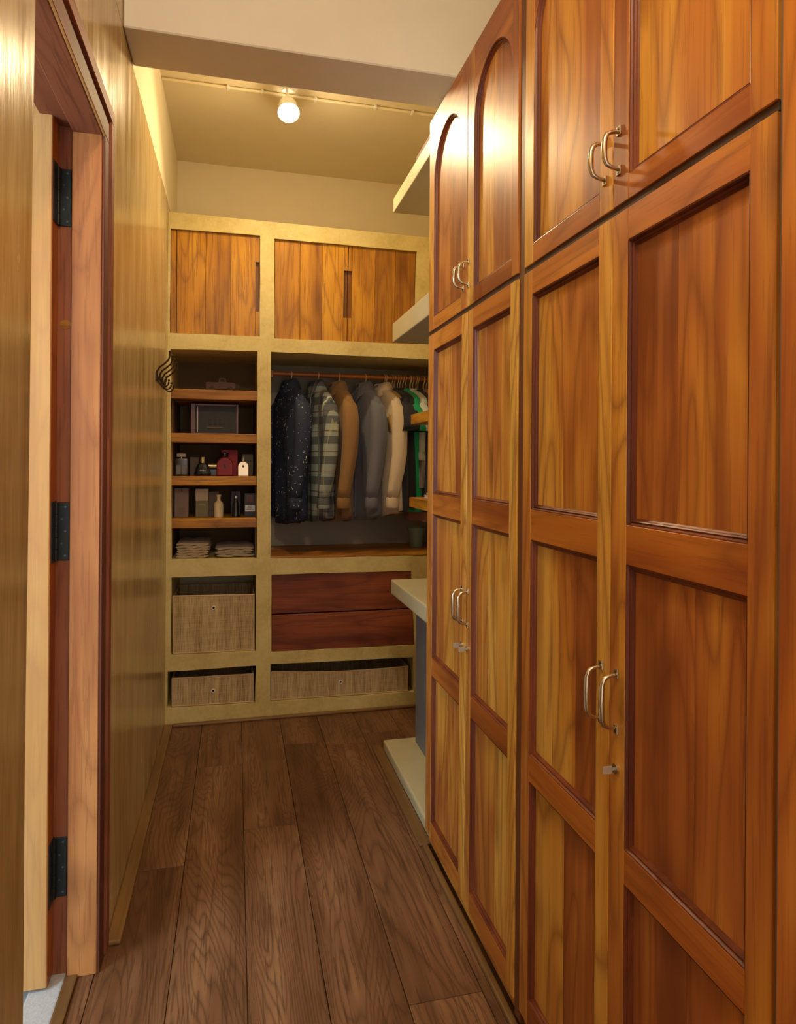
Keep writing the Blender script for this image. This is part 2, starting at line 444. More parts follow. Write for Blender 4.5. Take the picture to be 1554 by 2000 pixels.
# far jamb: stop, rebate
XS = on_y(137, 900, YJ)[0]; XR = on_y(110, 900, YJ+0.016)[0]
jamb_l((XS, XL-0.004, YJ, YJ+0.10, 0, ZH), 'jamb', frame_wood, 2, 0.45)
jamb_l((XR-0.03, XS-0.0005, YJ+0.016, YJ+0.10, 0, ZH+0.02), 'jamb_rebate', frame_dark, 2, 0.9)
# head
jamb_l((XS, XL-0.004, 1.13, YJ+0.10, ZH, ZH+0.055), 'door_head', frame_dark, 1, 1.4)
jamb_l((XR-0.03, XS-0.0005, 1.11, YJ+0.10, ZH+0.016, ZH+0.055), 'door_head', frame_dark, 1, 1.2)
jamb_l((XS, XL-0.014, 1.10, 1.13, 0, ZH), 'jamb', frame_wood, 2, 0.4)
# casing boards on the wall: two stepped strips
for (a, b, xo, tn) in ((0.002, 0.052, 0.003, 0.25), (0.052, 0.066, 0.0, 0.0), (0.066, 0.102, 0.008, 0.75)):
    jamb_l((XL-0.0039, XL+xo, YJ+a, YJ+b, 0, ZH+a), 'casing', frame_dark, 2, tn)
    jamb_l((XL-0.0039, XL+xo, 1.222, YJ+b, ZH+a+0.0005, ZH+b), 'head_casing', frame_dark, 1, tn+0.4)
MB().tube([(XL+0.001, 1.12, ZH-0.001), (XL+0.001, YJ, ZH-0.001)], 0.0028, 6).build('head_bead', leaf_wood, door, tone=0.9)
# leaf, opened into the bathroom
YD = 1.752
XE = on_y(98, 900, YD)[0]
ZL = on_y(85, 205, YD)[1]
lf = MB().box(XE-0.11, XE, YD, YD+0.036, 0.012, ZL, 0.002).build('leaf_stile', leaf_wood, door, tone=0.55)
MB().box(XE-0.70, XE-0.1105, YD+0.006, YD+0.03, 0.012, ZL, 0.001).build('leaf_panel', leaf_wood, door, tone=0.4)
MB().box(XE-0.004, XE+0.001, YD+0.0025, YD+0.052, 0.012, ZL-0.002, 0.001).build('leaf_edge', teak_red[2], door, tone=0.25)
# hinges
for vt, vb in ((330, 442), (981, 1094), (1634, 1750)):
    z1 = on_y(125, vt, YJ+0.014)[1]; z0 = on_y(125, vb, YJ+0.014)[1]
    x0 = on_y(112, 900, YJ+0.014)[0]; x1 = on_y(137, 900, YJ+0.014)[0]
    hg = MB().box(x0, x1-0.001, YJ+0.0125, YJ+0.0165, z0, z1, 0.0012).build('hinge', black_metal, door, tone=0.5)
    MB().box(XE+0.0005, XE+0.0035, YD+0.004, YD+0.050, z0-0.002, z1+0.004, 0.001).build('hinge_plate', black_metal, hg)
    k = 5
    for i in range(k):
        a = z0 + (z1-z0)*i/k; b = z0 + (z1-z0)*(i+1)/k
        MB().lathe([(0.0062, a+0.0008), (0.0062, b-0.0008)], (x0-0.001, YJ+0.007, 0), 10).build('knuckle', black_metal, hg, smooth=True)
    for i in range(5):
        zz = z0 + (z1-z0)*(0.08 + 0.21*i)
        xx = x1 - (0.010 if i % 2 == 0 else 0.018)
        MB().tube([(xx, YJ+0.0128, zz), (xx, YJ+0.0115, zz)], 0.0028, 8).build('screw', screw_metal, hg)
# small oval maker plate without writing on the rebate
cx, cz = on_y(128, 634, YJ+0.0155)
MB().prism([(cx+0.0135*math.cos(a*PI/6+PI/6)*(1.0), YJ+0.016, cz+0.0115*math.sin(a*PI/6+PI/6)) for a in range(12)], (0, -0.001, 0)).build('oval_badge', honey[0], door, tone=0.6)

# bathroom shell beyond the doorway
wall('wall_bathroom', (-1.95, -1.90, 0.1, 2.9, 0, 2.97), white_wall)
wall('wall_bathroom', (-1.90, -0.481, 2.8, 2.9, 0, 2.97), white_wall)
wall('wall_bathroom', (-1.90, -0.481, 0.1, 0.2, 0, 2.97), white_wall)
wall('ceiling', (-1.95, -0.481, 0.1, 2.9, 2.80, 2.9), white_wall)
bf = wall('floor', (-1.95, -0.475, 0.1, 2.9, -0.12, -0.03), stone); tag(bf, 'grey stone bathroom floor behind the doorway')
o = MB().box(-0.475, -0.401, 1.00, 1.90, -0.10, 0.004, 0.004, 2).build('trim_5', stone); tag(o, 'grey stone sill in the doorway', kind='structure')
o = MB().box(-0.401, -0.372, 1.00, YJ+0.01, -0.014, 0.008, 0.004, 2).build('trim_6', trim_wood); tag(o, 'rounded golden wood threshold strip in the doorway', kind='structure')

# ------------------------------------------------------------------ wardrobes on the right
def ring_mould(path, name, parent, hidden=0):
    """moulding stuck round a panel; path(d) gives the loop of (y, z) points inset by d"""
    prof = [(0.0, 0.0006), (0.0018, 0.0012), (0.0034, 0.0040), (0.0040, 0.0062), (0.0062, 0.0052), (0.0082, 0.0072), (0.0088, 0.0098), (0.0112, 0.0122)]
    m = MB()
    m.loft([[(XW + e, y, z) for y, z in path(d)] for d, e in prof], caps=False)
    return m.build(name, mould_mat, parent, tone=random.uniform(0.2, 0.6))
def rect_path(y0, y1, z0, z1):
    return lambda d: [(y0+d, z0+d), (y1-d, z0+d), (y1-d, z1-d), (y0+d, z1-d)]
def arch_path(y0, y1, z0, zs, n=20):
    yc, r0 = (y0+y1)/2, (y1-y0)/2
    def f(d):
        r = r0-d
        return [(y0+d, z0+d), (y1-d, z0+d)] + [(yc + r*math.cos(PI*k/n), zs + r*math.sin(PI*k/n)) for k in range(n+1)]
    return f
PT = 0.0125      # depth of panel face behind the frame face
def planks(parent, y0, y1, z0, z1, cutsf, tones, path=None):
    ys = [y0] + [y0 + (y1-y0)*c for c in cutsf] + [y1]
    for i, (a, b) in enumerate(zip(ys[:-1], ys[1:])):
        m = MB()
        if path is None:
            m.box(XW+PT, XW+PT+0.008, a+0.0004, b-0.0004, z0, z1, 0.0007)
        else:
            # clip the arched field to this board
            yc, r, zs = path
            top = []
            N = 10
            for k in range(N+1):
                y = a+0.0004 + (b-a-0.0008)*k/N
                dd = max(0.0, r*r-(y-yc)**2)
                top.append((y, zs+math.sqrt(dd)))
            pts = [(a+0.0004, z0)] + top + [(b-0.0004, z0)]
            m.prism([(XW+PT, y, z) for y, z in pts], (0.008, 0, 0))
        m.build('panel_plank', teak[2], parent, tone=tones[i % len(tones)])
def pull(parent, y, z0, z1, name='handle'):
    """bow handle with flat feet"""
    L = z1-z0
    m = MB()
    pts = []
    xo = XW-0.0015
    pts = [(xo, z0+0.010), (xo-0.006, z0+0.0105), (xo-0.014, z0+0.012), (xo-0.0225, z0+0.0165), (xo-0.0265, z0+0.026), (xo-0.0275, (z0+z1)/2),
           (xo-0.0265, z1-0.026), (xo-0.0225, z1-0.0165), (xo-0.014, z1-0.012), (xo-0.006, z1-0.0105), (xo, z1-0.010)]
    m.tube([(p[0], y, p[1]) for p in pts], [0.0038, 0.0034, 0.0034, 0.0042, 0.0047, 0.0052, 0.0047, 0.0042, 0.0034, 0.0034, 0.0038], 10)
    h = m.build(name, brass, parent, smooth='all')
    for zz, s in ((z0, 1), (z1, -1)):
        f = MB().box(XW-0.0028, XW+0.0002, y-0.0062, y+0.0062, min(zz, zz+s*0.016), max(zz, zz+s*0.016), 0.0012, 2).build('handle_foot', brass, parent)
        MB().tube([(XW-0.0026, y, zz+s*0.0045), (XW-0.0036, y, zz+s*0.0045)], 0.0019, 8).build('screw', screw_metal, parent)
def lock(parent, y, z):
    m = MB().tube([(XW+0.001, y, z), (XW-0.004, y, z)], 0.0085, 16)
    m.build('lock', chrome, parent, smooth=True)
    m = MB().tube([(XW-0.004, y, z), (XW-0.009, y, z)], 0.0025, 8)
    m.box(XW-0.026, XW-0.009, y-0.0015, y+0.0015, z-0.008, z+0.006, 0.0012)
    m.build('key', clear_plastic, parent)

def stile(parent, y0, y1, z0, z1, tone): MB().box(XW, XW+0.022, y0, y1, z0, z1, 0.0012).build('stile', teak[2], parent, tone=tone)
def rail(parent, y0, y1, z0, z1, tone, nm='rail'): MB().box(XW+0.0003, XW+0.0217, y0+0.0002, y1-0.0002, z0, z1, 0.001).build(nm, teak_red[1], parent, tone=tone)

def lower_door(par, y0, y1, sn, sf, hy, lk, tones, cuts3):
    """y0 near edge, y1 far edge"""
    d = bpy.data.objects.new('lower_door', None); COL.objects.link(d); d.parent = par
    Z0, Z1 = 0.052, 1.706
    a, b = y0+sn, y1-sf
    stile(d, y0, a, Z0, Z1, tones[0]); stile(d, b, y1, Z0, Z1, tones[1])
    for k, (z0, z1) in enumerate(((Z0, 0.107), (0.587, 0.644), (1.115, 1.181), (1.652, Z1))):
        rail(d, a, b, z0, z1, 0.55 if k == 3 else random.uniform(0.3, 0.6))
    for k, (z0, z1) in enumerate(((0.107, 0.587), (0.644, 1.115), (1.181, 1.652))):
        ring_mould(rect_path(a, b, z0, z1), 'moulding', d)
        planks(d, a, b, z0, z1, cuts3[k], tones[2:])
    pull(d, hy, 0.826, 0.936)
    if lk: lock(d, hy-0.001, 0.768)
    return d
def upper_door(par, y0, y1, sn, sf, hy, tones, cf):
    d = bpy.data.objects.new('arched_door', None); COL.objects.link(d); d.parent = par
    Z0, Z1, zb = 1.7195, 2.425, 1.762
    a, b = y0+sn, y1-sf
    r = (b-a)/2; zs = 2.345-r; yc = (a+b)/2
    stile(d, y0, a, Z0, Z1, tones[0]); stile(d, b, y1, Z0, Z1, tones[1])
    rail(d, a, b, Z0, zb, 0.5)
    # top rail cut to the arch
    n = 24
    arc = [(yc + r*math.cos(PI*k/n), zs + r*math.sin(PI*k/n)) for k in range(n+1)]
    m = MB()
    top = [(b, Z1)] + [(b - (b-a)*k/n, Z1) for k in range(1, n)] + [(a, Z1)]
    x0, x1 = XW+0.0003, XW+0.0217
    for k in range(n):
        q = [arc[k], arc[k+1], top[k+1], top[k]]
        m.prism([(x0, y, z) for y, z in q], (x1-x0, 0, 0))
    bmesh.ops.remove_doubles(m.bm, verts=m.bm.verts, dist=0.00005)
    m.build('arched_top_rail', teak_red[1], d, tone=0.45)
    ring_mould(arch_path(a, b, zb, zs), 'moulding', d)
    planks(d, a, b, zb, 0, cf, tones[2:], path=(yc, r, zs))
    pull(d, hy, 1.770, 1.853)
    return d

XB = 1.21
def carcass(par, y0, y1, z0, z1):
    MB().box(XW+0.024, XB, y0, y0+0.018, z0, z1).build('side_panel', teak[2], par, tone=0.5)
    MB().box(XW+0.024, XB, y1-0.018, y1, z0, z1).build('side_panel', teak[2], par, tone=0.6)
    MB().box(XW+0.030, XB, y0+0.0185, y1-0.0185, z0, z0+0.018).build('bottom_panel', carc, par)
    MB().box(XW+0.030, XB, y0+0.0185, y1-0.0185, z1-0.018, z1).build('top_panel', carc, par)
    MB().box(XW+0.0235, XW+0.029, y0+0.0185, y1-0.0185, z0+0.019, z1-0.019).build('inner_panel', dark_gap, par)
wf = empty('wardrobe', (0.9, 1.785, 0), 'tall teak wardrobe of two panelled doors beside the concrete counter, farther one', 'wardrobe')
carcass(wf, 1.420, 2.150, 0.02, 1.706)
MB().box(XW+0.012, XW+0.022, 1.421, 2.150, 0.016, 0.050, 0.001).build('plinth_board', teak[1], wf, tone=0.3)
lower_door(wf, 1.764, 2.150, 0.048, 0.060, 1.789, True, [0.75, 0.45, 0.45, 0.55, 0.4], [[0.5], [0.45], [0.55]])
lower_door(wf, 1.421, 1.761, 0.043, 0.040, 1.7815-0.037, True, [0.85, 0.7, 0.8, 0.55, 0.6], [[0.4], [0.62], [0.3, 0.72]])
wn = empty('wardrobe', (0.9, 1.03, 0), 'tall teak wardrobe of two panelled doors nearest the camera', 'wardrobe')
carcass(wn, 0.668, 1.388, 0.02, 1.706)
MB().box(XW+0.012, XW+0.022, 0.668, 1.388, 0.016, 0.050, 0.001).build('plinth_board', teak[1], wn, tone=0.3)
lower_door(wn, 1.0265, 1.388, 0.043, 0.042, 1.052, False, [0.75, 0.6, 0.3, 0.65, 0.85], [[0.5], [0.35, 0.7], [0.55]])
lower_door(wn, 0.668, 1.0245, 0.043, 0.045, 1.003, True, [0.35, 0.6, 0.3, 0.25, 0.35], [[0.47], [0.42], [0.58]])
of = empty('overhead_cabinet', (0.9, 1.785, 1.71), 'teak overhead cabinet with two arched doors, on the farther wardrobe', 'cabinet')
carcass(of, 1.420, 2.150, 1.724, 2.40)
MB().box(XW+0.0035, XW+0.6, 1.421, 2.149, 1.7068, 1.7188).build('painted_gap_shadow', dark_gap, of)  # black shadow of the slot under the arched doors, painted as a dark strip
upper_door(of, 1.772, 2.150, 0.050, 0.055, 1.800, [0.4, 0.5, 0.25, 0.35], [0.5])
upper_door(of, 1.424, 1.769, 0.036, 0.050, 1.757, [0.6, 0.7, 0.3, 0.45], [0.55])
on = empty('overhead_cabinet', (0.9, 1.03, 1.71), 'teak overhead cabinet with two arched doors, on the nearest wardrobe', 'cabinet')
carcass(on, 0.668, 1.388, 1.724, 2.40)
MB().box(XW+0.0035, XW+0.6, 0.668, 1.387, 1.7068, 1.7188).build('painted_gap_shadow', dark_gap, on)  # same painted slot shadow on the nearer cabinet
upper_door(on, 1.0265, 1.386, 0.043, 0.044, 1.050, [0.6, 0.75, 0.6, 0.55], [0.68])
upper_door(on, 0.668, 1.0245, 0.043, 0.046, 1.006, [0.4, 0.5, 0.5, 0.55], [0.5])
# recessed filler between the two wardrobes and lock of far pair
MB().box(XW+0.0035, XW+0.05, 1.3890, 1.4190, 0.02, 2.42).build('filler_strip', carc)
tag(bpy.data.objects['filler_strip'], 'dark narrow wooden filler strip between the two teak wardrobes', 'filler strip')
# side wall and timber post at the near end
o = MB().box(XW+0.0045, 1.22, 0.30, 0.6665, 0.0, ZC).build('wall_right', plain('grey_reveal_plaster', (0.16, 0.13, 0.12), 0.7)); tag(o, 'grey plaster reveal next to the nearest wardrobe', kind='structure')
o = MB().box(0.600, XW+0.004, 0.20, 0.634, 0.0, 2.95, 0.003).build('door_2', teak_red[2], tone=0.75); tag(o, 'reddish timber door post at the right edge of the picture', kind='structure')

# ------------------------------------------------------------------ concrete dressing niche behind the wardrobes
YN0, YN1 = 2.152, 2.86
def slab(name, x0, z0, z1, mat, label, cat, y1=YN1, bev=0.004, tone=0.5):
    o = MB().box(x0, 1.219, YN0, y1, z0, z1, bev, 2).build(name, mat, tone=tone); return tag(o, label, cat)
slab('concrete_plinth', 0.648, 0.0, 0.046, concrete, 'pale concrete plinth on the floor under the counter', 'plinth', 2.90, 0.008)
slab('concrete_counter', 0.668, 0.706, 0.768, concrete, 'thick pale concrete counter above the blue grey panel', 'counter', bev=0.006)
slab('concrete_shelf', 0.668, 1.812, 1.895, concrete, 'pale concrete shelf at the height of the closet cupboard doors', 'shelf')
slab('concrete_shelf', 0.668, 2.385, 2.447, concrete, 'highest pale concrete shelf, just under the ceiling beam', 'shelf')
slab('wooden_wall_shelf', 0.755, 1.452, 1.496, honey[1], 'short wooden shelf next to the wardrobe, upper of two', 'shelf', bev=0.002)
slab('wooden_wall_shelf', 0.750, 1.088, 1.130, honey[1], 'short wooden shelf next to the wardrobe, lower of two with books', 'shelf', bev=0.002)
o = MB().box(0.782, 0.80, YN0, 2.85, 0.0465, 0.705, 0.004, 2).build('under_counter_panel', steel_panel); tag(o, 'blue grey panel standing under the concrete counter', 'panel')
o = MB().box(0.674, 0.700, 2.153, 2.50, 2.448, 2.472, 0.002).build('batten', frame_dark[1], tone=0.5); tag(o, 'thin dark wooden batten on the highest concrete shelf', 'batten')
# books on the lower shelf
for i, (m_, lab, z, h, dx) in enumerate(((plain('book_cream', (0.62, 0.58, 0.48), 0.7), 'thin cream book lying on the lower wooden shelf, bottom of the pile', 1.1305, 0.012, 0.0),
                                         (plain('book_black', (0.03, 0.03, 0.035), 0.5), 'thin black book on top of the cream book', 1.1435, 0.011, 0.008))):
    b = empty('book', (0.88+dx, 2.66, z), lab, 'book', 'books on the lower wooden shelf')
    MB().box(0.80+dx, 0.96+dx, 2.58, 2.80, z, z+0.0012).build('cover', m_, b)
    MB().box(0.80+dx, 0.96+dx, 2.58, 2.80, z+h-0.0012, z+h).build('cover', m_, b)
    MB().box(0.803+dx, 0.958+dx, 2.583, 2.797, z+0.0013, z+h-0.0013).build('pages', white_enamel, b)

# ------------------------------------------------------------------ built-in closet on the back wall
clo = empty('built_in_closet', (0.3, YU, 0), 'ochre plaster built-in closet filling the end of the corridor', 'closet')
def P(u, v, Y=YU): return on_y(u, v, Y)
outer = [P(322.5, 1421), (P(813, 1386)[0], 0.0), (1.215, 0.0), (1.215, P(835, 463)[1]-0.004), P(327, 413)]
outer[0] = (XL+0.0005, 0.0); outer[-1] = (XL+0.0005, outer[-1][1])
def xr(q): return [(max(x, XL+0.012), z) for x, z in q]
holes = {
 'd1': [P(327.5, 446), P(508, 460), P(507, 657), P(327.5, 650)],
 'd2': [P(536, 466), P(814, 491), P(808, 672), P(536, 661)],
 'cub': [P(333, 682), P(503, 686), P(501, 1091), P(335, 1094)],
 'nic': [P(529, 687), (1.16, P(833, 700)[1]-0.003), (1.16, P(833, 1086)[1]), P(528, 1091)],
 'o1': [P(334.5, 1128), P(500, 1123), P(499, 1272), P(334, 1280)],
 'dr': [P(530, 1122.5), P(803, 1115), P(809.5, 1260), P(530, 1274)],
 'o2': [P(325.5, 1312), P(500, 1300), P(498, 1373), P(325.5, 1384)],
 'o3': [P(528, 1297), P(806.5, 1283.6), P(808, 1351), P(528, 1371)]}
holes = {k: xr(v) for k, v in holes.items()}
bm = bmesh.new()
edges = []
def subdiv(q, wob=0.0012):
    out = []
    for i in range(len(q)):
        a, b = q[i], q[(i+1) % len(q)]
        n = max(1, int(math.hypot(b[0]-a[0], b[1]-a[1])/0.09))
        for k in range(n):
            t = k/n
            w_ = 0 if k == 0 else wob
            out.append((a[0]+(b[0]-a[0])*t + random.uniform(-w_, w_), a[1]+(b[1]-a[1])*t + random.uniform(-w_, w_)))
    return out
for q in [outer] + list(holes.values()):
    q = subdiv(q) if q is not outer else q
    vs = [bm.verts.new((x, YU, z)) for x, z in q]
    edges += [bm.edges.new((vs[i], vs[(i+1) % len(vs)])) for i in range(len(vs))]
r = bmesh.ops.triangle_fill(bm, use_beauty=True, use_dissolve=False, edges=edges)
bmesh.ops.recalc_face_normals(bm, faces=bm.faces)
fs = list(bm.faces)
e = bmesh.ops.extrude_face_region(bm, geom=fs)
nv = [g for g in e['geom'] if isinstance(g, bmesh.types.BMVert)]
bmesh.ops.translate(bm, vec=(0, YB-YU-0.002, 0), verts=nv)
m = MB(); m.bm.free(); m.bm = bm
fr = m.build('plaster_frame', cast, clo)
bv = fr.modifiers.new('soft_edges', 'BEVEL'); bv.width = 0.0045; bv.segments = 2; bv.limit_method = 'ANGLE'; bv.angle_limit = math.radians(50)

def quad_prism(q, y0, y1, name, mat, parent, tone=0.5, inset=0.0015, bev=0.0012):
    cx = sum(p[0] for p in q)/4; cz = sum(p[1] for p in q)/4
    qq = [(x + (inset if x < cx else -inset), z + (inset if z < cz else -inset)) for x, z in q]
    return MB().prism([(x, y0, z) for x, z in qq], (0, y1-y0, 0), bev).build(name, mat, parent, tone=tone)
def lerpq(q, a, b):    # vertical slice of a quad [tl, tr, br, bl]
    tl, tr, br, bl = q
    L = lambda p, r_, t: (p[0]+(r_[0]-p[0])*t, p[1]+(r_[1]-p[1])*t)
    return [L(tl, tr, a), L(tl, tr, b), L(bl, br, b), L(bl, br, a)]
def notched(q, name, side, parent, tone):
    """cupboard door with a recessed finger pull on one edge, made of three boards"""
    tl, tr, br, bl = q
    d = bpy.data.objects.new(name, None); COL.objects.link(d); d.parent = parent
    y0 = YU+0.012
    wdt = tr[0]-tl[0]
    zt = (tl[1]+tr[1])/2; zb = (bl[1]+br[1])/2
    nw = 0.020/wdt
    lo, hi = 0.25, 0.74        # pull height range measured from the bottom
    m0, m1 = (nw, 1.0) if side < 0 else (0.0, 1.0-nw)
    cutsx = [m0, m0+(m1-m0)*0.36, m0+(m1-m0)*0.68, m1]
    for i in range(3):
        quad_prism(lerpq(q, cutsx[i], cutsx[i+1]), y0, y0+0.02, 'board', honey[2], d, tone=tone+random.uniform(-0.12, 0.12), inset=0.0006, bev=0.0006)
    a, b = (0.0, nw) if side < 0 else (1.0-nw, 1.0)
    s = lerpq(q, a, b)
    Lz = lambda p, r_, t: (p[0]+(r_[0]-p[0])*t, p[1]+(r_[1]-p[1])*t)
    for t0, t1 in ((0, lo), (hi, 1)):
        qq = [Lz(s[3], s[0], t1), Lz(s[2], s[1], t1), Lz(s[2], s[1], t0), Lz(s[3], s[0], t0)]
        quad_prism(qq, y0, y0+0.02, 'edge_block', honey[2], d, tone=tone, inset=0.0004, bev=0.0004)
    qq = [Lz(s[3], s[0], hi), Lz(s[2], s[1], hi), Lz(s[2], s[1], lo), Lz(s[3], s[0], lo)]
    quad_prism(qq, y0+0.015, y0+0.02, 'finger_pull', honey[2], d, tone=0.0, inset=0.0002, bev=0)
    return d
q1 = holes['d1']
quad_prism(lerpq(q1, 0.0, 0.066), YU+0.010, YU+0.035, 'filler_board', honey[2], clo, tone=0.3)
notched(lerpq(q1, 0.069, 0.997), 'cupboard_door', 1, clo, 0.6)
q2 = holes['d2']
notched(lerpq(q2, 0.003, 0.508), 'cupboard_door', 1, clo, 0.55)
notched(lerpq(q2, 0.512, 0.996), 'cupboard_door', -1, clo, 0.5)
# drawers
tl, tr, br, bl = holes['dr']
ml, mr = P(530, 1200.6), P(806.5, 1189)
for q, hx in (([tl, tr, (mr[0], mr[1]+0.001), (ml[0], ml[1]+0.001)], 0), ([(ml[0], ml[1]-0.002), (mr[0], mr[1]-0.002), br, bl], 1)):
    dr = quad_prism(q, YU+0.008, YU+0.030, 'drawer', drawer_wood, clo, tone=0.35+0.2*hx, inset=0.002)
    if hx:
        pa = P(640, 1203); pb = P(703, 1200)
        MB().box(pa[0], pb[0], YU+0.006, YU+0.0085, pb[1]-0.010, pb[1]-0.001).build('finger_grip', teak_red[0], dr, tone=0.3)
# cubby lining and four shelf boards
cub = holes['cub']
zsh = [P(418, vv, YU+0.01)[1] for vv in (761.5, 847, 930.5, 1012.5)]
zsb = [P(418, vv, YU+0.01)[1] for vv in (780.5, 865, 948, 1031)]
xa, xb = P(334, 900)[0], P(502, 900)[0]
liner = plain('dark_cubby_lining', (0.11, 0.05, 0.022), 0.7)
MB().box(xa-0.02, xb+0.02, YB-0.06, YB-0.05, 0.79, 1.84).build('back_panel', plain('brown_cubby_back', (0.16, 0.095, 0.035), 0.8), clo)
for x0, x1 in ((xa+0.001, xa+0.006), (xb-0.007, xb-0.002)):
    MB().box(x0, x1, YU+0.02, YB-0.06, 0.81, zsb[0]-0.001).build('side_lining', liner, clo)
for a, b in zip(zsh, zsb):
    MB().box(xa-0.003, xb-0.001, YU+0.004, YB-0.061, b, a, 0.002).build('shelf_board', honey[0], clo, tone=0.5)
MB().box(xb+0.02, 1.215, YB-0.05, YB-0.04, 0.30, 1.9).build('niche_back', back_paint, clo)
# niche floor board and rod
nz = P(680, 1083.5, YU+0.01)[1]
MB().box(P(529, 1090)[0]-0.001, 1.159, YU+0.004, YB-0.051, holes['nic'][3][1]-0.004, nz, 0.002).build('niche_board', honey[0], clo, tone=0.25)
YR = 3.63
ra = P(531, 729.5, YR); ZR = ra[1]
MB().tube([(ra[0], YR, ZR), (1.17, YR, ZR)], 0.0125, 12).build('hanging_rod', teak_red[0], clo, tone=0.1, smooth=True)
MB().box(xb+0.06, ra[0]+0.006, YR-0.02, YR+0.02, ZR-0.022, ZR+0.016, 0.002).build('rod_bracket', honey[0], clo, tone=0.3)

# ------------------------------------------------------------------ baskets
def basket(q, gr, depth, label, sag=0.0, name='storage_basket'):
    """q = front face tl, tr, br, bl ; gr = grommet (x, z)"""
    tl, tr, br, bl = q
    yf = YU+0.010; yb = yf+depth
    z0 = min(bl[1], br[1]); x0, x1 = tl[0], tr[0]
    b = empty(name, ((x0+x1)/2, yf+depth/2, z0), label, 'basket')
    n = 12; T = 0.006
    def top(t): return tl[1]+(tr[1]-tl[1])*t - sag*math.sin(PI*t)*1.0
    # front panel
    pts = [(bl[0], yf, bl[1]), (br[0], yf, br[1])] + [(x0+(x1-x0)*(1-k/n), yf, top(1-k/n)) for k in range(n+1)]
    MB().prism(pts, (0, T, 0)).build('front_panel', weave_m, b)
    zb2 = z0; zt2 = min(tl[1], tr[1])
    MB().box(x0, x0+T, yf+T+0.0003, yb, zb2, zt2).build('side_panel', weave_m, b)
    MB().box(x1-T, x1, yf+T+0.0003, yb, zb2, zt2).build('side_panel', weave_m, b)
    MB().box(x0+T, x1-T, yb-T, yb, zb2, zt2).build('back_panel', weave_m, b)
    MB().box(x0+T, x1-T, yf+T+0.0003, yb-T, zb2, zb2+0.005).build('bottom_panel', basket_in, b)
    # rims
    MB().tube([(x0+(x1-x0)*k/n, yf+T/2, top(k/n)) for k in range(n+1)], 0.0042, 8).build('rim', rim_cloth, b, smooth=True)
    MB().tube([(bl[0], yf+T/2-0.001, bl[1]+0.003), (br[0], yf+T/2-0.001, br[1]+0.003)], 0.004, 6).build('rim', rim_cloth, b, smooth=True)
    for x, xx in ((tl[0], bl[0]), (tr[0], br[0])):
        MB().tube([(x, yf+T/2-0.001, tl[1] if x == tl[0] else tr[1]), (xx, yf+T/2-0.001, bl[1] if x == tl[0] else br[1])], 0.0032, 6).build('rim', rim_cloth, b, smooth=True)
        MB().tube([(x, yf+T/2, zt2), (x, yb, zt2)], 0.0038, 6).build('rim', rim_cloth, b, smooth=True)
    g = MB()
    gx, gz = gr
    g.loft([[(gx+rr*math.cos(2*PI*k/16), yf+yy, gz+rr*math.sin(2*PI*k/16)) for k in range(16)] for rr, yy in ((0.0105, -0.0002), (0.0095, -0.003), (0.0065, -0.003), (0.0058, -0.0004))], caps=False)
    g.build('grommet', white_enamel, b, smooth=True)
    MB().tube([(gx, yf-0.0008, gz), (gx, yf+0.001, gz)], 0.0062, 12).build('grommet_hole', basket_in, b)
    return b
YF = YU+0.010
def PF(u, v): return on_y(u, v, YF)
basket([PF(337.5, 1165), PF(496, 1162), PF(496, 1270.5), PF(338, 1278)], PF(417, 1187), 0.36, 'tall woven storage basket under the shelves, upper left')
basket([PF(336, 1326), PF(494, 1317), PF(494, 1371.5), PF(336, 1381)], PF(416, 1349), 0.36, 'low small woven storage basket at the bottom left near the floor')
basket([PF(530, 1313), PF(796, 1302), PF(796, 1350), PF(530, 1368.5)], PF(665, 1332), 0.36, 'wide low woven storage basket with a sagging rim under the drawers', sag=0.012)

# ------------------------------------------------------------------ things on the cubby shelves
YS = YU + 0.075
def zsurf(i): return zsh[i]
def X_at(u, Y=YS): return on_y(u, 900, Y)[0]
def bx(name, u0, u1, h, z, Y, d, mat, label, cat, group=None, bev=0.0008):
    """carton standing on z; h in photo pixels"""
    x0, x1 = X_at(u0, Y), X_at(u1, Y)
    hh = h * (x1-x0)/(u1-u0)
    o = MB().box(x0, x1, Y, Y+d, z, z+hh, bev).build(name, mat)
    return tag(o, label, cat, group), (x0, x1, z+hh)
PM = 0.00268    # metres per photo pixel at the shelves
# toy car
z = zsh[0]+0.0005
tx0, tx1 = X_at(399.5), X_at(466)
car = empty('toy_car', ((tx0+tx1)/2, YS+0.04, z), 'dark wooden toy car on the topmost shelf board', 'toy')
toy = plain('dark_toy_wood', (0.055, 0.018, 0.010), 0.6, var=0.3)
L = tx1-tx0
body = [(0.0, 0.010), (0.02, 0.028), (0.0, 0.042), (0.06, 0.046), (0.38, 0.046), (0.40, 0.064), (0.44, 0.068), (0.60, 0.068), (0.635, 0.046), (0.85, 0.046), (0.90, 0.038), (0.90, 0.010)]
MB().prism([(tx0+a*L, YS, z+b) for a, b in body], (0, 0.07, 0), 0.0015).build('car_body', toy, car)
for a, yy in ((0.20, -0.004), (0.72, -0.004), (0.20, 0.067), (0.72, 0.067)):
    MB().tube([(tx0+a*L, YS+yy, z+0.0135), (tx0+a*L, YS+yy+0.008, z+0.0135)], 0.0135, 14).build('wheel', basket_in, car, smooth=True)
MB().tube([(tx0+0.93*L, YS+0.004, z+0.024), (tx0+0.93*L, YS+0.066, z+0.024)], 0.018, 14).build('spare_wheel', basket_in, car, smooth=True)
MB().box(tx0+0.43*L, tx0+0.57*L, YS-0.0008, YS+0.0005, z+0.048, z+0.063).build('window', basket_in, car)
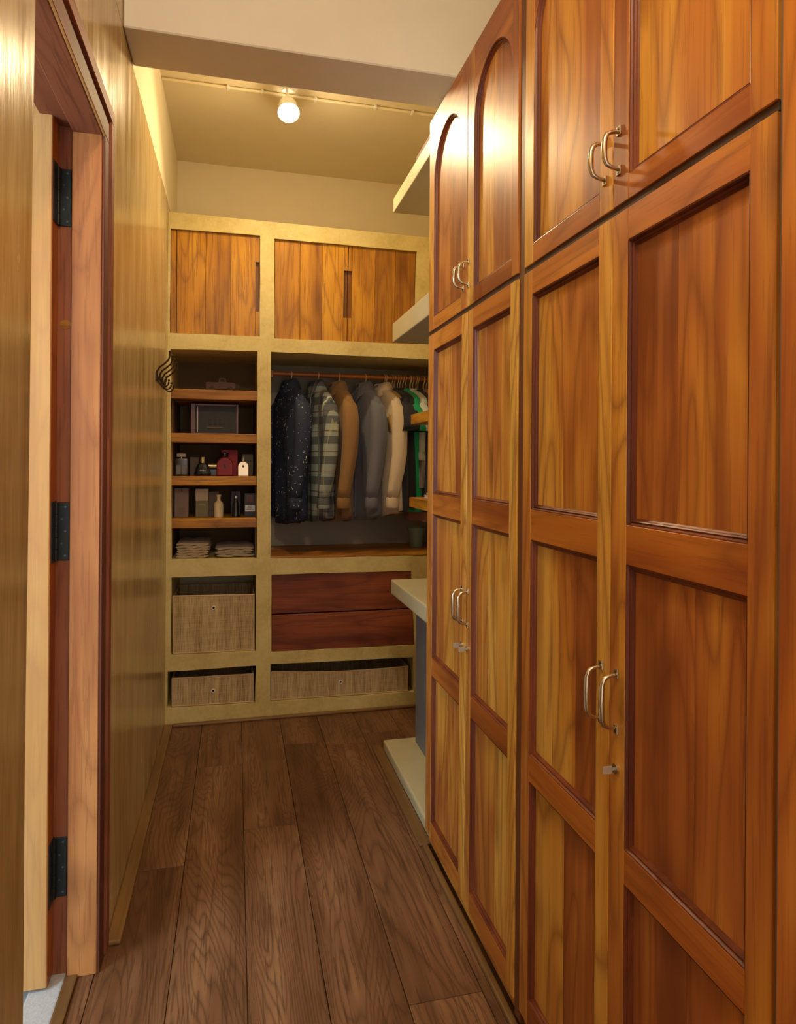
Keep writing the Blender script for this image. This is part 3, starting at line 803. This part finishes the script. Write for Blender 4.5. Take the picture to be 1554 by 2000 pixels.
# framed ship picture
z = zsh[1]+0.0005
fx0, fx1 = X_at(372, YS+0.05), X_at(465, YS+0.05)
Yp = YS+0.05
zt = on_y(418, 789, Yp)[1]
pic = empty('picture_frame', ((fx0+fx1)/2, Yp, z), 'dark framed glazed picture of a sailing ship leaning on the second shelf', 'picture')
pf = plain('picture_frame_wood', (0.15, 0.040, 0.018), 0.3)
for a in ((fx0, fx0+0.022, z, zt), (fx1-0.012, fx1, z, zt)):
    MB().box(a[0], a[1], Yp, Yp+0.018, a[2], a[3], 0.0015).build('frame_side', pf, pic)
for a in ((fx0+0.0222, fx1-0.0122, z, z+0.010), (fx0+0.0222, fx1-0.0122, zt-0.010, zt)):
    MB().box(a[0], a[1], Yp+0.0005, Yp+0.0175, a[2], a[3], 0.0015).build('frame_rail', pf, pic)
paper = plain('blue_grey_print_paper', (0.04, 0.04, 0.036), 0.6, var=0.25, vs=18)
MB().box(fx0+0.022, fx1-0.012, Yp+0.010, Yp+0.013, z+0.010, zt-0.010).build('print', paper, pic)
ink = plain('ship_ink', (0.030, 0.022, 0.014), 0.6); gold = plain('ship_gold', (0.30, 0.20, 0.07), 0.5)
cx = fx0+0.105
m = MB().prism([(cx-0.030, Yp+0.0095, z+0.034), (cx+0.058, Yp+0.0095, z+0.037), (cx+0.045, Yp+0.0095, z+0.026), (cx-0.022, Yp+0.0095, z+0.024)], (0, 0.0004, 0))
for mx, mh in ((-0.012, 0.045), (0.014, 0.062), (0.038, 0.05)):
    m.box(cx+mx, cx+mx+0.0012, Yp+0.0095, Yp+0.0099, z+0.036, z+0.036+mh)
    for k in range(3):
        zz = z+0.044+k*0.013; ww = 0.010-0.002*k
        m.prism([(cx+mx-ww, Yp+0.0094, zz), (cx+mx+ww, Yp+0.0094, zz), (cx+mx+ww*0.7, Yp+0.0094, zz+0.009), (cx+mx-ww*0.7, Yp+0.0094, zz+0.009)], (0, 0.0003, 0))
m.build('ship_drawing', ink, pic)
MB().box(cx-0.028, cx+0.052, Yp+0.0092, Yp+0.0096, z+0.036, z+0.038).build('ship_deck', gold, pic)
MB().box(fx0+0.030, fx0+0.034, Yp+0.008, Yp+0.0097, z+0.012, zt-0.014).build('white_margin', white_enamel, pic)

glass_dark = plain('smoked_glass', (0.055, 0.045, 0.022), 0.2, var=0.2, Transmission_Weight=0.2)
gold_metal = plain('pale_gold_cap', (0.70, 0.56, 0.28), 0.25, 0.6)
black_glass = plain('faceted_black_glass', (0.012, 0.014, 0.017), 0.22)
red_glass = plain('red_glass', (0.26, 0.002, 0.006), 0.5, var=0.1)
red_card = plain('red_carton', (0.30, 0.008, 0.018), 0.6, var=0.05)
cream_card = plain('cream_carton', (0.42, 0.34, 0.24), 0.7, var=0.04)
pink_card = plain('pale_pink_carton', (0.22, 0.15, 0.11), 0.7, var=0.04)
olive_card = plain('olive_carton', (0.17, 0.15, 0.08), 0.65, var=0.05)
brown_card = plain('grey_brown_carton', (0.11, 0.075, 0.045), 0.65, var=0.06)
black_card = plain('black_carton', (0.018, 0.018, 0.022), 0.5)
white_label = plain('white_label', (0.62, 0.66, 0.74), 0.6, var=0.02)
ink_m = plain('label_ink', (0.03, 0.03, 0.04), 0.6)
cream_glass = plain('cream_glass', (0.66, 0.56, 0.34), 0.35, var=0.05)
amber = plain('pale_gold_bottle', (0.74, 0.56, 0.34), 0.12, 0.45, var=0.08)

# third shelf: perfume bottles
z = zsh[2]+0.0005; G = 'perfume bottles on the third shelf board'
def pxm(u): return X_at(u)
b = empty('perfume_bottle', (pxm(354), YS+0.02, z), 'square smoked glass perfume bottle with a wide pale cap, leftmost on the third shelf', 'bottle', G)
x0, x1 = pxm(341.5), pxm(366.5)
MB().box(x0, x1, YS, YS+0.035, z, z+0.086, 0.004, 2).build('bottle_body', glass_dark, b, smooth=True)
for a, c_ in ((0.10, 0.46), (0.54, 0.90)):
    MB().box(x0+(x1-x0)*a, x0+(x1-x0)*c_, YS-0.001, YS+0.001, z+0.008, z+0.055, 0.0008).build('glass_facet', plain('smoked_glass_facet', (0.14, 0.11, 0.06), 0.1), b)
MB().lathe([(0.004, 0.086), (0.004, 0.096)], ((x0+x1)/2, YS+0.017, z), 10).build('neck', gold_metal, b)
MB().box(x0+0.008, x1-0.010, YS+0.004, YS+0.030, z+0.094, z+0.112, 0.0015).build('cap', cream_card, b)
bx('perfume_carton', 371, 388, 38, z, YS+0.055, 0.05, brown_card, 'mottled brown carton behind the faceted black bottle', 'box')
b = empty('perfume_bottle', (pxm(395), YS+0.02, z), 'dark faceted wide perfume bottle with a pale cap and white lettering', 'bottle', G)
xc = pxm(395.5)
rings = []
for hh, rw, rd in ((0, 0.040, 0.018), (0.012, 0.043, 0.021), (0.040, 0.034, 0.018), (0.058, 0.026, 0.014), (0.068, 0.012, 0.010)):
    rings.append([(xc + rw*math.cos(2*PI*(k+0.5)/10), YS+0.022 + rd*math.sin(2*PI*(k+0.5)/10), z+hh) for k in range(10)])
MB().loft(rings).build('bottle_body', black_glass, b)
MB().lathe([(0.011, 0.066), (0.011, 0.094)], (xc, YS+0.022, z), 12).build('cap', gold_metal, b, smooth=True)
for k in range(4):
    MB().box(xc-0.012+k*0.007, xc-0.0075+k*0.007, YS-0.0012, YS+0.002, z+0.026, z+0.032).build('lettering', white_label, b)
b = empty('perfume_bottle', (pxm(413), YS+0.05, z), 'small black bottle with a shiny gold top between the faceted and red bottles', 'bottle', G)
MB().box(pxm(409), pxm(423), YS+0.045, YS+0.07, z, z+0.034, 0.002).build('bottle_body', black_glass, b)
MB().tube([(pxm(406.5), YS+0.057, z+0.050), (pxm(423), YS+0.057, z+0.050)], 0.0125, 12).build('cap', gold_metal, b, smooth=True)
_, (a_, c_, top_) = bx('perfume_carton', 432, 464, 52, z, YS+0.06, 0.05, red_card, 'plain red carton standing behind the red bottle', 'box')
b = empty('perfume_bottle', (pxm(439), YS+0.02, z), 'red flask perfume bottle with a black cap and small rider emblem', 'bottle', G)
xc = pxm(439); hw = 0.0405
prof = [(-hw+0.003, 0), (hw-0.003, 0), (hw, 0.006), (hw, 0.062), (hw-0.006, 0.077), (hw-0.018, 0.088), (0.013, 0.092), (0.013, 0.096), (-0.013, 0.096), (-0.013, 0.092), (-hw+0.018, 0.088), (-hw+0.006, 0.077), (-hw, 0.062), (-hw, 0.006)]
MB().prism([(xc+p, YS, z+q) for p, q in prof], (0, 0.032, 0), 0.004).build('bottle_body', red_glass, b, smooth=True)
MB().lathe([(0.0165, 0.096), (0.0175, 0.100), (0.017, 0.116), (0.015, 0.119)], (xc, YS+0.016, z), 14).build('cap', black_glass, b, smooth=True)
e_ = MB()
e_.prism([(xc-0.004, YS-0.0004, z+0.040), (xc+0.005, YS-0.0004, z+0.037), (xc+0.004, YS-0.0004, z+0.050), (xc-0.001, YS-0.0004, z+0.058), (xc-0.003, YS-0.0004, z+0.066), (xc-0.0055, YS-0.0004, z+0.055)], (0, 0.0003, 0))
e_.build('rider_emblem', black_card, b)
bx('perfume_carton', 472, 494, 44, z, YS+0.06, 0.05, brown_card, 'grey brown carton with a dark band at the right end of the third shelf', 'box')
MB().box(X_at(472, YS+0.058), X_at(494, YS+0.058), YS+0.0585, YS+0.0597, z+0.075, z+0.081).build('band', black_card, bpy.data.objects['perfume_carton.002'])
b = empty('perfume_bottle', (pxm(475), YS+0.02, z), 'pale gold arch shaped perfume bottle with a thin spray top', 'bottle', G)
xc = pxm(475); hw = 0.0265
arc_ = [(-hw, 0), (hw, 0)] + [(hw*math.cos(PI*k/14), 0.048+hw*math.sin(PI*k/14)) for k in range(15)]
MB().prism([(xc+p, YS-0.005, z+q) for p, q in arc_], (0, 0.026, 0), 0.002).build('bottle_body', amber, b, smooth=True)
MB().lathe([(0.0062, 0.073), (0.0062, 0.080), (0.0045, 0.082), (0.0045, 0.090), (0.0028, 0.092), (0.0028, 0.099), (0.0005, 0.100)], (xc, YS+0.008, z), 10).build('spray_top', gold_metal, b, smooth=True)
MB().tube([(xc, YS-0.0045, z+0.050), (xc, YS-0.007, z+0.050)], 0.0065, 12).build('round_badge', olive_card, b)

# fourth shelf
z = zsh[3]+0.0005; G = 'cartons on the fourth shelf board'
o, (x0, x1, tt) = bx('carton', 341.5, 368.5, 60, z, YS+0.01, 0.05, pink_card, 'tall pale pink carton at the left end of the fourth shelf', 'box', G)
MB().box(x0+0.032, x0+0.036, YS+0.0092, YS+0.0098, z+0.128, z+0.140).build('emblem', ink_m, o)
for k in range(5):
    MB().box(x0+0.020, x1-0.018+0.004*(k % 2), YS+0.0092, YS+0.0098, z+0.020+k*0.007, z+0.0215+k*0.007).build('print_line', brown_card, o)
o, (x0, x1, tt) = bx('carton', 382.5, 407, 57.5, z, YS, 0.05, olive_card, 'two tone carton with cream top and olive lower half', 'box', G)
MB().box(x0-0.0008, x1+0.0008, YS-0.001, YS+0.051, tt-0.058, tt+0.001, 0.0008).build('lid', cream_card, o)
MB().box(x0+0.014, x0+0.042, YS-0.0008, YS-0.0002, z+0.060, z+0.064).build('print_line', cream_card, o)
o, (x0, x1, tt) = bx('carton', 407.5, 428, 51, z, YS+0.03, 0.05, brown_card, 'grey brown carton between the two tone carton and the cream bottle', 'box', G)
MB().box(x0-0.0003, x1+0.0003, YS+0.0292, YS+0.0299, z+0.030, z+0.034).build('band', black_card, o)
b = empty('lotion_bottle', (pxm(427.5), YS, z), 'cream round bottle with a flared neck and dotted ribs', 'bottle')
MB().lathe([(0.022, 0), (0.0235, 0.004), (0.0225, 0.008), (0.0225, 0.066), (0.019, 0.075), (0.0115, 0.081), (0.0095, 0.084), (0.0095, 0.103), (0.0115, 0.106), (0.0125, 0.112), (0.011, 0.114)], (pxm(427.5), YS, z), 24).build('bottle_body', cream_glass, b, smooth=True)
m = MB()
for i in range(8):
    for k in range(-3, 4):
        a = -PI/2 + k*0.24 + 0.9
        m.ball((pxm(427.5)+0.0228*math.cos(a), YS+0.0228*math.sin(a), z+0.014+i*0.0068), 0.0014, 4)
o = m.build('raised_dots', cream_glass, b); o['kind'] = 'stuff'
b = empty('perfume_bottle', (pxm(461), YS+0.015, z), 'slim black bottle with a bright tip in front of dark cartons on the fourth shelf', 'bottle')
MB().lathe([(0.019, 0), (0.020, 0.004), (0.017, 0.010), (0.0165, 0.062), (0.013, 0.074), (0.009, 0.080), (0.009, 0.092), (0.004, 0.094)], (pxm(461), YS+0.015, z), 18).build('bottle_body', black_glass, b, smooth=True)
MB().lathe([(0.0055, 0.094), (0.0065, 0.100), (0.0035, 0.106), (0.0028, 0.113), (0.0005, 0.116)], (pxm(461), YS+0.015, z), 10).build('tip', chrome, b, smooth=True)
bx('carton', 452, 470, 50, z, YS+0.06, 0.04, black_card, 'plain black carton behind the slim black bottle', 'box', G)
o, (x0, x1, tt) = bx('carton', 478, 500.5, 47, z, YS, 0.05, black_card, 'black carton with a white label at the right end of the fourth shelf', 'box', G)
MB().box(x0+0.003, x1-0.001, YS-0.0008, YS-0.0002, z+0.028, z+0.060).build('white_label', white_label, o)
MB().box(x0+0.010, x1-0.016, YS-0.0008, YS-0.0002, tt-0.045, tt-0.010).build('brown_panel', plain('brown_panel', (0.12, 0.05, 0.045), 0.6), o)
for k, (a, c_) in enumerate(((0.016, 0.036), (0.012, 0.040), (0.008, 0.046))):
    MB().box(x0+a, x0+c_, YS-0.0012, YS-0.0009, z+0.052-k*0.008, z+0.0545-k*0.008).build('print_line', ink_m, o)

# folded cloths
def folded(name, xa_, xb_, y0, y1, z0, layers, mat, label, tilt=0.0):
    t = empty(name, ((xa_+xb_)/2, (y0+y1)/2, z0), label, 'towel', 'folded towels in the bottom cubby')
    th = 0.0115
    for i in range(layers):
        zz = z0 + 0.001 + i*(th*1.06)
        xi0 = xa_ + random.uniform(0, 0.012); xi1 = xb_ - random.uniform(0, 0.014)
        rings = []
        n = 16
        for j in range(9):
            s = j/8
            y = y0 + (y1-y0)*s + (0.004 if i % 2 else 0)
            ring = []
            for k in range(n+1):
                x = xi0 + (xi1-xi0)*k/n
                ring.append((x, y, zz+th*0.5 + th*0.47*math.sqrt(max(0, 1-(2*k/n-1)**8)) + 0.0018*math.sin(k*0.9+i) + tilt*(x-xi0)))
            for k in range(n, -1, -1):
                x = xi0 + (xi1-xi0)*k/n
                ring.append((x, y, zz+th*0.5 - th*0.47*math.sqrt(max(0, 1-(2*k/n-1)**8)) + 0.0018*math.sin(k*0.9+i) + tilt*(x-xi0)))
            rings.append(ring)
        MB().loft(rings).build('fold', mat, t, smooth=True)
    zz = z0 + th*layers
    # rolled outer fold at the left
    return t
tw = cloth('beige_towel_cloth', (0.42, 0.33, 0.20)); tw2 = cloth('grey_towel_cloth', (0.34, 0.28, 0.19))
z = P(418, 1092)[1]+0.001
folded('folded_towel', X_at(343, YU+0.06), X_at(412, YU+0.06), YU+0.05, YU+0.30, z, 6, tw, 'higher pile of folded beige cloth at the left of the bottom cubby')
folded('folded_towel', X_at(420, YU+0.06), X_at(499, YU+0.06), YU+0.05, YU+0.30, z, 4, tw2, 'lower pile of folded grey beige cloth at the right of the bottom cubby')

# ------------------------------------------------------------------ hangers and clothes
hang_wood = plain('pale_hanger_wood', (0.50, 0.30, 0.12), 0.5); hang_metal = plain('pale_hanger_hook', (0.62, 0.42, 0.18), 0.5)
def make_hanger(mat_bar=hang_wood):
    h = bpy.data.objects.new('clothes_hanger', None); COL.objects.link(h)
    # local frame: origin at rod centre, x along the shoulders
    pts = []
    for k in range(11):
        a = math.radians(200 - 22*k)
        pts.append((0.0155*math.cos(a), 0, 0.002+0.0155*math.sin(a)))
    pts += [(0.010, 0, -0.020), (0.001, 0, -0.030), (0, 0, -0.065)]
    MB().tube(pts, 0.0022, 6).build('hook', hang_metal, h, local=True, smooth=True)
    bar = [(-0.155, 0.0, -0.150), (-0.12, 0, -0.125), (-0.07, 0, -0.100), (-0.02, 0, -0.072), (0.02, 0, -0.072), (0.07, 0, -0.100), (0.12, 0, -0.125), (0.155, 0, -0.150)]
    MB().tube(bar, [0.005, 0.0065, 0.0065, 0.007, 0.007, 0.0065, 0.0065, 0.005], 8).build('shoulder_bar', mat_bar, h, local=True, smooth=True)
    return h

def make_garment(name, mat, length=0.70, halfw=0.18, short=False, collar=True, seed=0, sleeve_out=0.0, trim=None, cuffmat=None):
    """shirt on a hanger; local frame: origin at rod centre, x along the shoulders, -y is the front"""
    rnd = random.Random(seed)
    g = bpy.data.objects.new(name, None); COL.objects.link(g)
    n = 32
    ztop = -0.060
    lv = [(0.0, 0.050, 0.034), (-0.012, 0.058, 0.036), (-0.022, 0.090, 0.036), (-0.042, 0.128, 0.036), (-0.062, 0.158, 0.038), (-0.084, halfw-0.006, 0.036), (-0.11, halfw, 0.040),
          (-0.17, halfw-0.006, 0.046), (-0.25, halfw-0.012, 0.048), (-0.34, halfw-0.012, 0.044), (-0.44, halfw-0.010, 0.043), (-0.55, halfw-0.004, 0.042), (-length+0.045, halfw, 0.041), (-length, halfw+0.002, 0.040)]
    rings = []
    for i, (zz, wx, wy) in enumerate(lv):
        f = min(1.0, max(0.0, (-zz-0.12)/0.3))
        ring = []
        for k in range(n):
            a = 2*PI*k/n
            ca, sa = math.cos(a), math.sin(a)
            x = wx*math.copysign(abs(ca)**0.8, ca)
            y = wy*math.copysign(abs(sa)**0.75, sa)
            fold = f*0.014*math.sin(x*42 + seed*1.7 + zz*2.0) + f*0.006*math.sin(x*95+seed)
            hem = 0.0
            if i >= len(lv)-2: hem = 0.022*math.cos(2*a)*(1.0 if i == len(lv)-1 else 0.4)*-1.0
            ring.append((x, y + fold, ztop+zz - (hem if not short else 0)))
        rings.append(ring)
    MB().loft(rings, caps=True).build('torso', mat, g, local=True, smooth='all')
    # sleeves
    for s in (1, -1):
        if short:
            path = [(s*(halfw-0.045), 0, ztop-0.075), (s*(halfw-0.006), 0.0, ztop-0.125), (s*(halfw+0.016), 0, ztop-0.19), (s*(halfw+0.028), 0, ztop-0.245)]
            rad = [0.040, 0.062, 0.074, 0.080]
        else:
            o_ = sleeve_out
            path = [(s*(halfw-0.045), 0.0, ztop-0.070), (s*(halfw-0.012), -0.002, ztop-0.115), (s*(halfw+0.010), -0.006, ztop-0.19), (s*(halfw+0.018), -0.012, ztop-0.28), (s*(halfw+0.022+o_), -0.022, ztop-0.37),
                    (s*(halfw+0.022+o_), -0.034, ztop-0.46), (s*(halfw+0.018+o_*0.6), -0.046, ztop-0.55), (s*(halfw+0.016), -0.052, ztop-0.60)]
            rad = [0.030, 0.050, 0.058, 0.057, 0.054, 0.050, 0.046, 0.043]
        rings = []
        m_ = 20
        for i, (p, r) in enumerate(zip(path, rad)):
            ring = []
            for k in range(m_):
                a = 2*PI*k/m_
                wob = 1 + 0.05*math.sin(5*a + i*1.1 + seed) + 0.03*math.sin(9*a+i*2.3)
                ring.append((p[0] + r*0.62*wob*math.cos(a), p[1] + r*0.62*wob*math.sin(a)*1.25, p[2] + r*0.18*math.cos(a)*s*(-1 if i < 2 else 0)))
            rings.append(ring)
        MB().loft(rings).build('sleeve', mat, g, local=True, smooth='all')
        if not short:
            p = path[-1]
            MB().lathe([(0.0262, 0.0), (0.0280, -0.004), (0.0288, -0.050), (0.0265, -0.056)], (p[0], p[1], p[2]+0.004), 18, sx=1.0, sy=1.25).build('cuff', cuffmat or mat, g, local=True, smooth=True)
    if collar:
        # folded collar opening at the front
        rows = []
        N = 22
        for (rr, dz, ry) in ((0.046, 0.026, 0.034), (0.050, 0.034, 0.038), (0.060, 0.020, 0.048), (0.072, -0.018, 0.062)):
            row = []
            for k in range(N+1):
                t = k/N
                a = math.radians(-90 + 24 + (360-48)*t)
                front = abs(2*t-1)**4
                dzz = dz - (0.044*front if dz < 0.025 else 0) - 0.020*front
                row.append((rr*math.cos(a), ry*math.sin(a)-0.004*front, ztop+dzz))
            rows.append(row)
        MB().loft(rows, caps=False, closed=False).build('collar', mat, g, local=True, smooth='all')
        # placket with buttons down the front
        pr = [[(xx, -0.0, 0) for xx in (0, 0)]]
        m = MB()
        pts = []
        for i, (zz, wx, wy) in enumerate(lv[2:]):
            f = min(1.0, max(0.0, (-zz-0.12)/0.3))
            fold = f*0.014*math.sin(seed*1.7 + zz*2.0) + f*0.006*math.sin(seed)
            pts.append((0.0, -wy*1.0 - 0.0015 + fold, ztop+zz))
        left = [(p[0]-0.014, p[1], p[2]) for p in pts]; right = [(p[0]+0.014, p[1], p[2]) for p in pts]
        lf_ = [(p[0], p[1]+0.006, p[2]) for p in left]; rt_ = [(p[0], p[1]+0.006, p[2]) for p in right]
        m.loft([[a, b, c, d_] for a, b, c, d_ in zip(left, right, rt_, lf_)])
        m.build('placket', mat, g, local=True)
    else:
        MB().tube([(0.056*math.cos(2*PI*k/16), 0.036*math.sin(2*PI*k/16), ztop-0.004-0.012*max(0, -math.sin(2*PI*k/16))) for k in range(17)], 0.005, 6).build('neckband', trim or mat, g, local=True, smooth='all')
    return g

def put(o, x, rot, label, cat, group, dz=0.0, dy=0.0):
    o.location = (x, YR+dy, ZR+dz); o.rotation_euler = (0, 0, rot)
    return tag(o, label, cat, group)
def XR_(u): return on_y(u, 740, YR)[0]
ROT = math.radians(-70)
hg0 = make_hanger()
first = [True]
def hanger(u, label, rot=ROT, group='wooden hangers on the rod'):
    o = hg0 if first[0] else copy_tree(hg0)
    first[0] = False
    return put(o, XR_(u), rot, label, 'hanger', group)
shirts = [
 (568, 'navy_print_shirt', print_cloth(), 0.725, dict(seed=1), 'navy long sleeved shirt with small white insect print, leftmost on the rod', -70),
 (620, 'plaid_shirt', plaid_cloth(), 0.715, dict(seed=2, sleeve_out=0.010), 'blue and grey plaid long sleeved shirt hanging second from the left', -70),
 (661, 'brown_shirt', cloth('mustard_brown_cloth', (0.24, 0.125, 0.038)), 0.715, dict(seed=3), 'mustard brown long sleeved shirt between the plaid and grey shirts', -73),
 (712.5, 'grey_shirt', cloth('slate_grey_cloth', (0.13, 0.13, 0.16)), 0.71, dict(seed=4), 'slate grey long sleeved shirt with a pointed collar', -72),
 (749.5, 'beige_shirt', cloth('beige_twill_cloth', (0.62, 0.50, 0.35)), 0.69, dict(seed=5, sleeve_out=0.012), 'beige twill long sleeved shirt hanging to the right of the grey shirt', -71)]
for u, nm, mt, ln, kw, lab, rt in shirts:
    g = make_garment(nm, mt, ln, **kw)
    put(g, XR_(u-3), math.radians(rt), lab, 'shirt', 'long sleeved shirts on the rod', dz=0.0)
    hanger(u, 'wooden hanger with a pale hook carrying the ' + lab.split(',')[0].split(' hanging')[0].split(' between')[0].split(' with')[0], math.radians(rt))
tees = [
 (753, 'mustard_shirt', cloth('mustard_cloth', (0.42, 0.25, 0.05)), 0.60, 'mustard t-shirt, only a sliver visible right of the beige shirt', True),
 (775, 'navy_tshirt', cloth('dark_navy_cloth', (0.016, 0.018, 0.030)), 0.68, 'dark navy t-shirt next to the beige shirt', True),
 (786, 'black_tshirt', cloth('black_cloth', (0.010, 0.010, 0.014)), 0.66, 'black t-shirt just left of the green t-shirt', True),
 (796, 'green_tshirt', cloth('bright_green_cloth', (0.0, 0.33, 0.13)), 0.68, 'bright green t-shirt on the rod', True),
 (810, 'white_tshirt', cloth('pale_grey_cloth', (0.55, 0.60, 0.58)), 0.40, 'short pale grey t-shirt right of the green t-shirt', True),
 (822, 'charcoal_tshirt', cloth('charcoal_cloth', (0.022, 0.026, 0.036)), 0.68, 'charcoal t-shirt at the right end near the wardrobe', True),
 (836, 'rose_tshirt', cloth('dusty_rose_cloth', (0.42, 0.20, 0.15)), 0.74, 'dusty rose t-shirt whose hem shows below the lower wooden shelf', True)]
for i, (u, nm, mt, ln, lab, sh) in enumerate(tees):
    g = make_garment(nm, mt, ln, halfw=0.115 if u == 753 else 0.17, short=True, collar=False, seed=10+i)
    u = u if u == 753 else u-10
    put(g, XR_(u), math.radians(-72), lab, 't-shirt', 't-shirts on the rod')
    hanger(u, 'pale wooden hanger under the ' + lab.split(',')[0].split(' just')[0].split(' next')[0].split(' on the')[0].split(' right')[0].split(' at')[0].split(' whose')[0], math.radians(-72))
for u, wh in ((769.5, 'nearest to the beige shirt'), (780.5, 'between the navy and black t-shirts'), (791, 'between the black and green t-shirts'), (801, 'just right of the green t-shirt'),
              (805.5, 'just left of the pale grey t-shirt'), (815.5, 'between the pale grey and charcoal t-shirts'), (827, 'just right of the charcoal t-shirt'), (832, 'closest to the wardrobe edge')):
    hanger(u, 'pale wooden hanger without clothes, ' + wh, math.radians(-74), 'crowded hangers at the right end of the rod')
# translucent tub in the niche
tx, ty = on_y(812, 1060, YU+0.26)[0], YU+0.26
o = MB().lathe([(0.036, 0.0), (0.038, 0.003), (0.044, 0.080), (0.052, 0.098), (0.053, 0.112), (0.050, 0.112), (0.049, 0.099), (0.042, 0.080), (0.036, 0.006), (0.001, 0.005)], (tx, ty, nz+0.001), 28).build('plastic_tub', plain('translucent_green_plastic', (0.42, 0.55, 0.48), 0.25, Transmission_Weight=0.75), smooth=True)
tag(o, 'translucent grey green plastic tub on the niche board', 'tub')

# ------------------------------------------------------------------ wrought iron hook rack on the left wall
y_a, z_a = on_x(304, 736, XL); y_b, _ = on_x(320, 753, XL)
rack = empty('coat_hook_rack', (XL, (y_a+y_b)/2, z_a), 'wrought iron rack of four double coat hooks on the left wall', 'coat rack')
MB().box(XL, XL+0.004, y_a-0.012, y_b+0.012, z_a-0.010, z_a+0.010, 0.001).build('back_plate', iron, rack)
for yy in (y_a-0.003, y_b+0.003):
    MB().box(XL+0.0005, XL+0.006, yy-0.009, yy+0.009, z_a-0.018, z_a+0.018, 0.002).build('mounting_tab', iron, rack)
for k in range(4):
    yk = y_a + (y_b-y_a)*k/3
    up = [(0.004, 0.0), (0.005, 0.024), (0.014, 0.040), (0.034, 0.056), (0.048, 0.070), (0.054, 0.084), (0.055, 0.102)]
    MB().tube([(XL+a, yk, z_a+b) for a, b in up], [0.0042, 0.0042, 0.0040, 0.0038, 0.0036, 0.0034, 0.0036], 8).build('upper_arm', iron, rack, smooth=True)
    MB().ball((XL+0.055, yk, z_a+0.107), 0.0055, 10).build('finial', iron, rack, smooth=True)
    lo = [(0.004, -0.002), (0.008, -0.016), (0.018, -0.026), (0.030, -0.027), (0.039, -0.019), (0.042, -0.006)]
    MB().tube([(XL+a, yk, z_a+b) for a, b in lo], 0.0034, 8).build('lower_hook', iron, rack, smooth=True)
    MB().ball((XL+0.042, yk, z_a+0.0), 0.0050, 10).build('finial', iron, rack, smooth=True)

# ------------------------------------------------------------------ ceiling lamp and cable conduit
d = ray(563, 216); tL = (2.835-H)/d[2]
lx, ly = d[0]*tL, d[1]*tL
lamp = empty('ceiling_spotlight', (lx, ly, 2.835), 'white swivel ceiling spotlight, lit, behind the beam', 'lamp')
aim = Vector((0.05, -0.55, -1.0)).normalized()
q = Vector((0, 0, -1)).rotation_difference(aim)
def rot_about(m):
    M = Matrix.Translation((lx, ly, 2.835)) @ q.to_matrix().to_4x4()
    return m.xform(M)
rot_about(MB().lathe([(0.012, 0.070), (0.030, 0.062), (0.040, 0.040), (0.044, 0.0), (0.047, -0.010), (0.0475, -0.016), (0.042, -0.016), (0.040, -0.004)], (0, 0, 0), 24, cap=False)).build('lamp_head', white_enamel, lamp, smooth=True)
em = NT('lit_lamp_lens'); em.b.inputs['Emission Color'].default_value = (1.0, 0.86, 0.62, 1); em.b.inputs['Emission Strength'].default_value = 30
rot_about(MB().lathe([(0.0405, -0.008), (0.0405, -0.010), (0.0001, -0.013)], (0, 0, 0), 24, cap=False)).build('lens', em.m, lamp)
MB().lathe([(0.042, 0.108), (0.044, 0.114), (0.044, 0.124)], (lx, ly+0.012, 2.835), 24).build('ceiling_rose', white_enamel, lamp, smooth=True)
MB().tube([(lx-0.006, ly+0.012, 2.945), (lx-0.006, ly+0.010, 2.90), (lx, ly+0.02, 2.888)], 0.006, 8).build('swivel_arm', white_enamel, lamp, smooth=True)
MB().tube([(lx+0.030*math.cos(a), ly+0.012, 2.925+0.018*math.sin(a)) for a in [PI*k/8 for k in range(9)]], 0.0025, 6).build('cable_loop', white_enamel, lamp, smooth=True)
area('spotlight_glow', tuple(Vector((lx, ly, 2.835)) + aim*0.018), tuple(Vector((lx, ly, 2.835)) + aim), 0.078, 7.0, (1.0, 0.74, 0.40), shape='DISK')

d_ = bpy.data.lights.new('spotlight_bulb', 'POINT'); d_.energy = 3.9; d_.color = (1.0, 0.78, 0.46); d_.shadow_soft_size = 0.035
o_ = bpy.data.objects.new('spotlight_bulb', d_); COL.objects.link(o_); o_.location = Vector((lx, ly, 2.835)) + aim*0.06
d = ray(560, 186); tC = (ZC-0.008-H)/d[2]; yc_ = d[1]*tC
cond = empty('cable_conduit', (0.2, yc_, ZC-0.01), 'thin painted cable conduit along the ceiling behind the beam', 'conduit')
MB().tube([(XL+0.002, yc_, ZC-0.009), (1.2, yc_, ZC-0.009)], 0.0065, 8).build('tube', paint, cond, smooth=True)
for x in (-0.05, 0.10, 0.34, 0.62, 0.80):
    MB().box(x, x+0.012, yc_-0.012, yc_+0.012, ZC-0.018, ZC-0.001, 0.002).build('clip', white_enamel, cond)
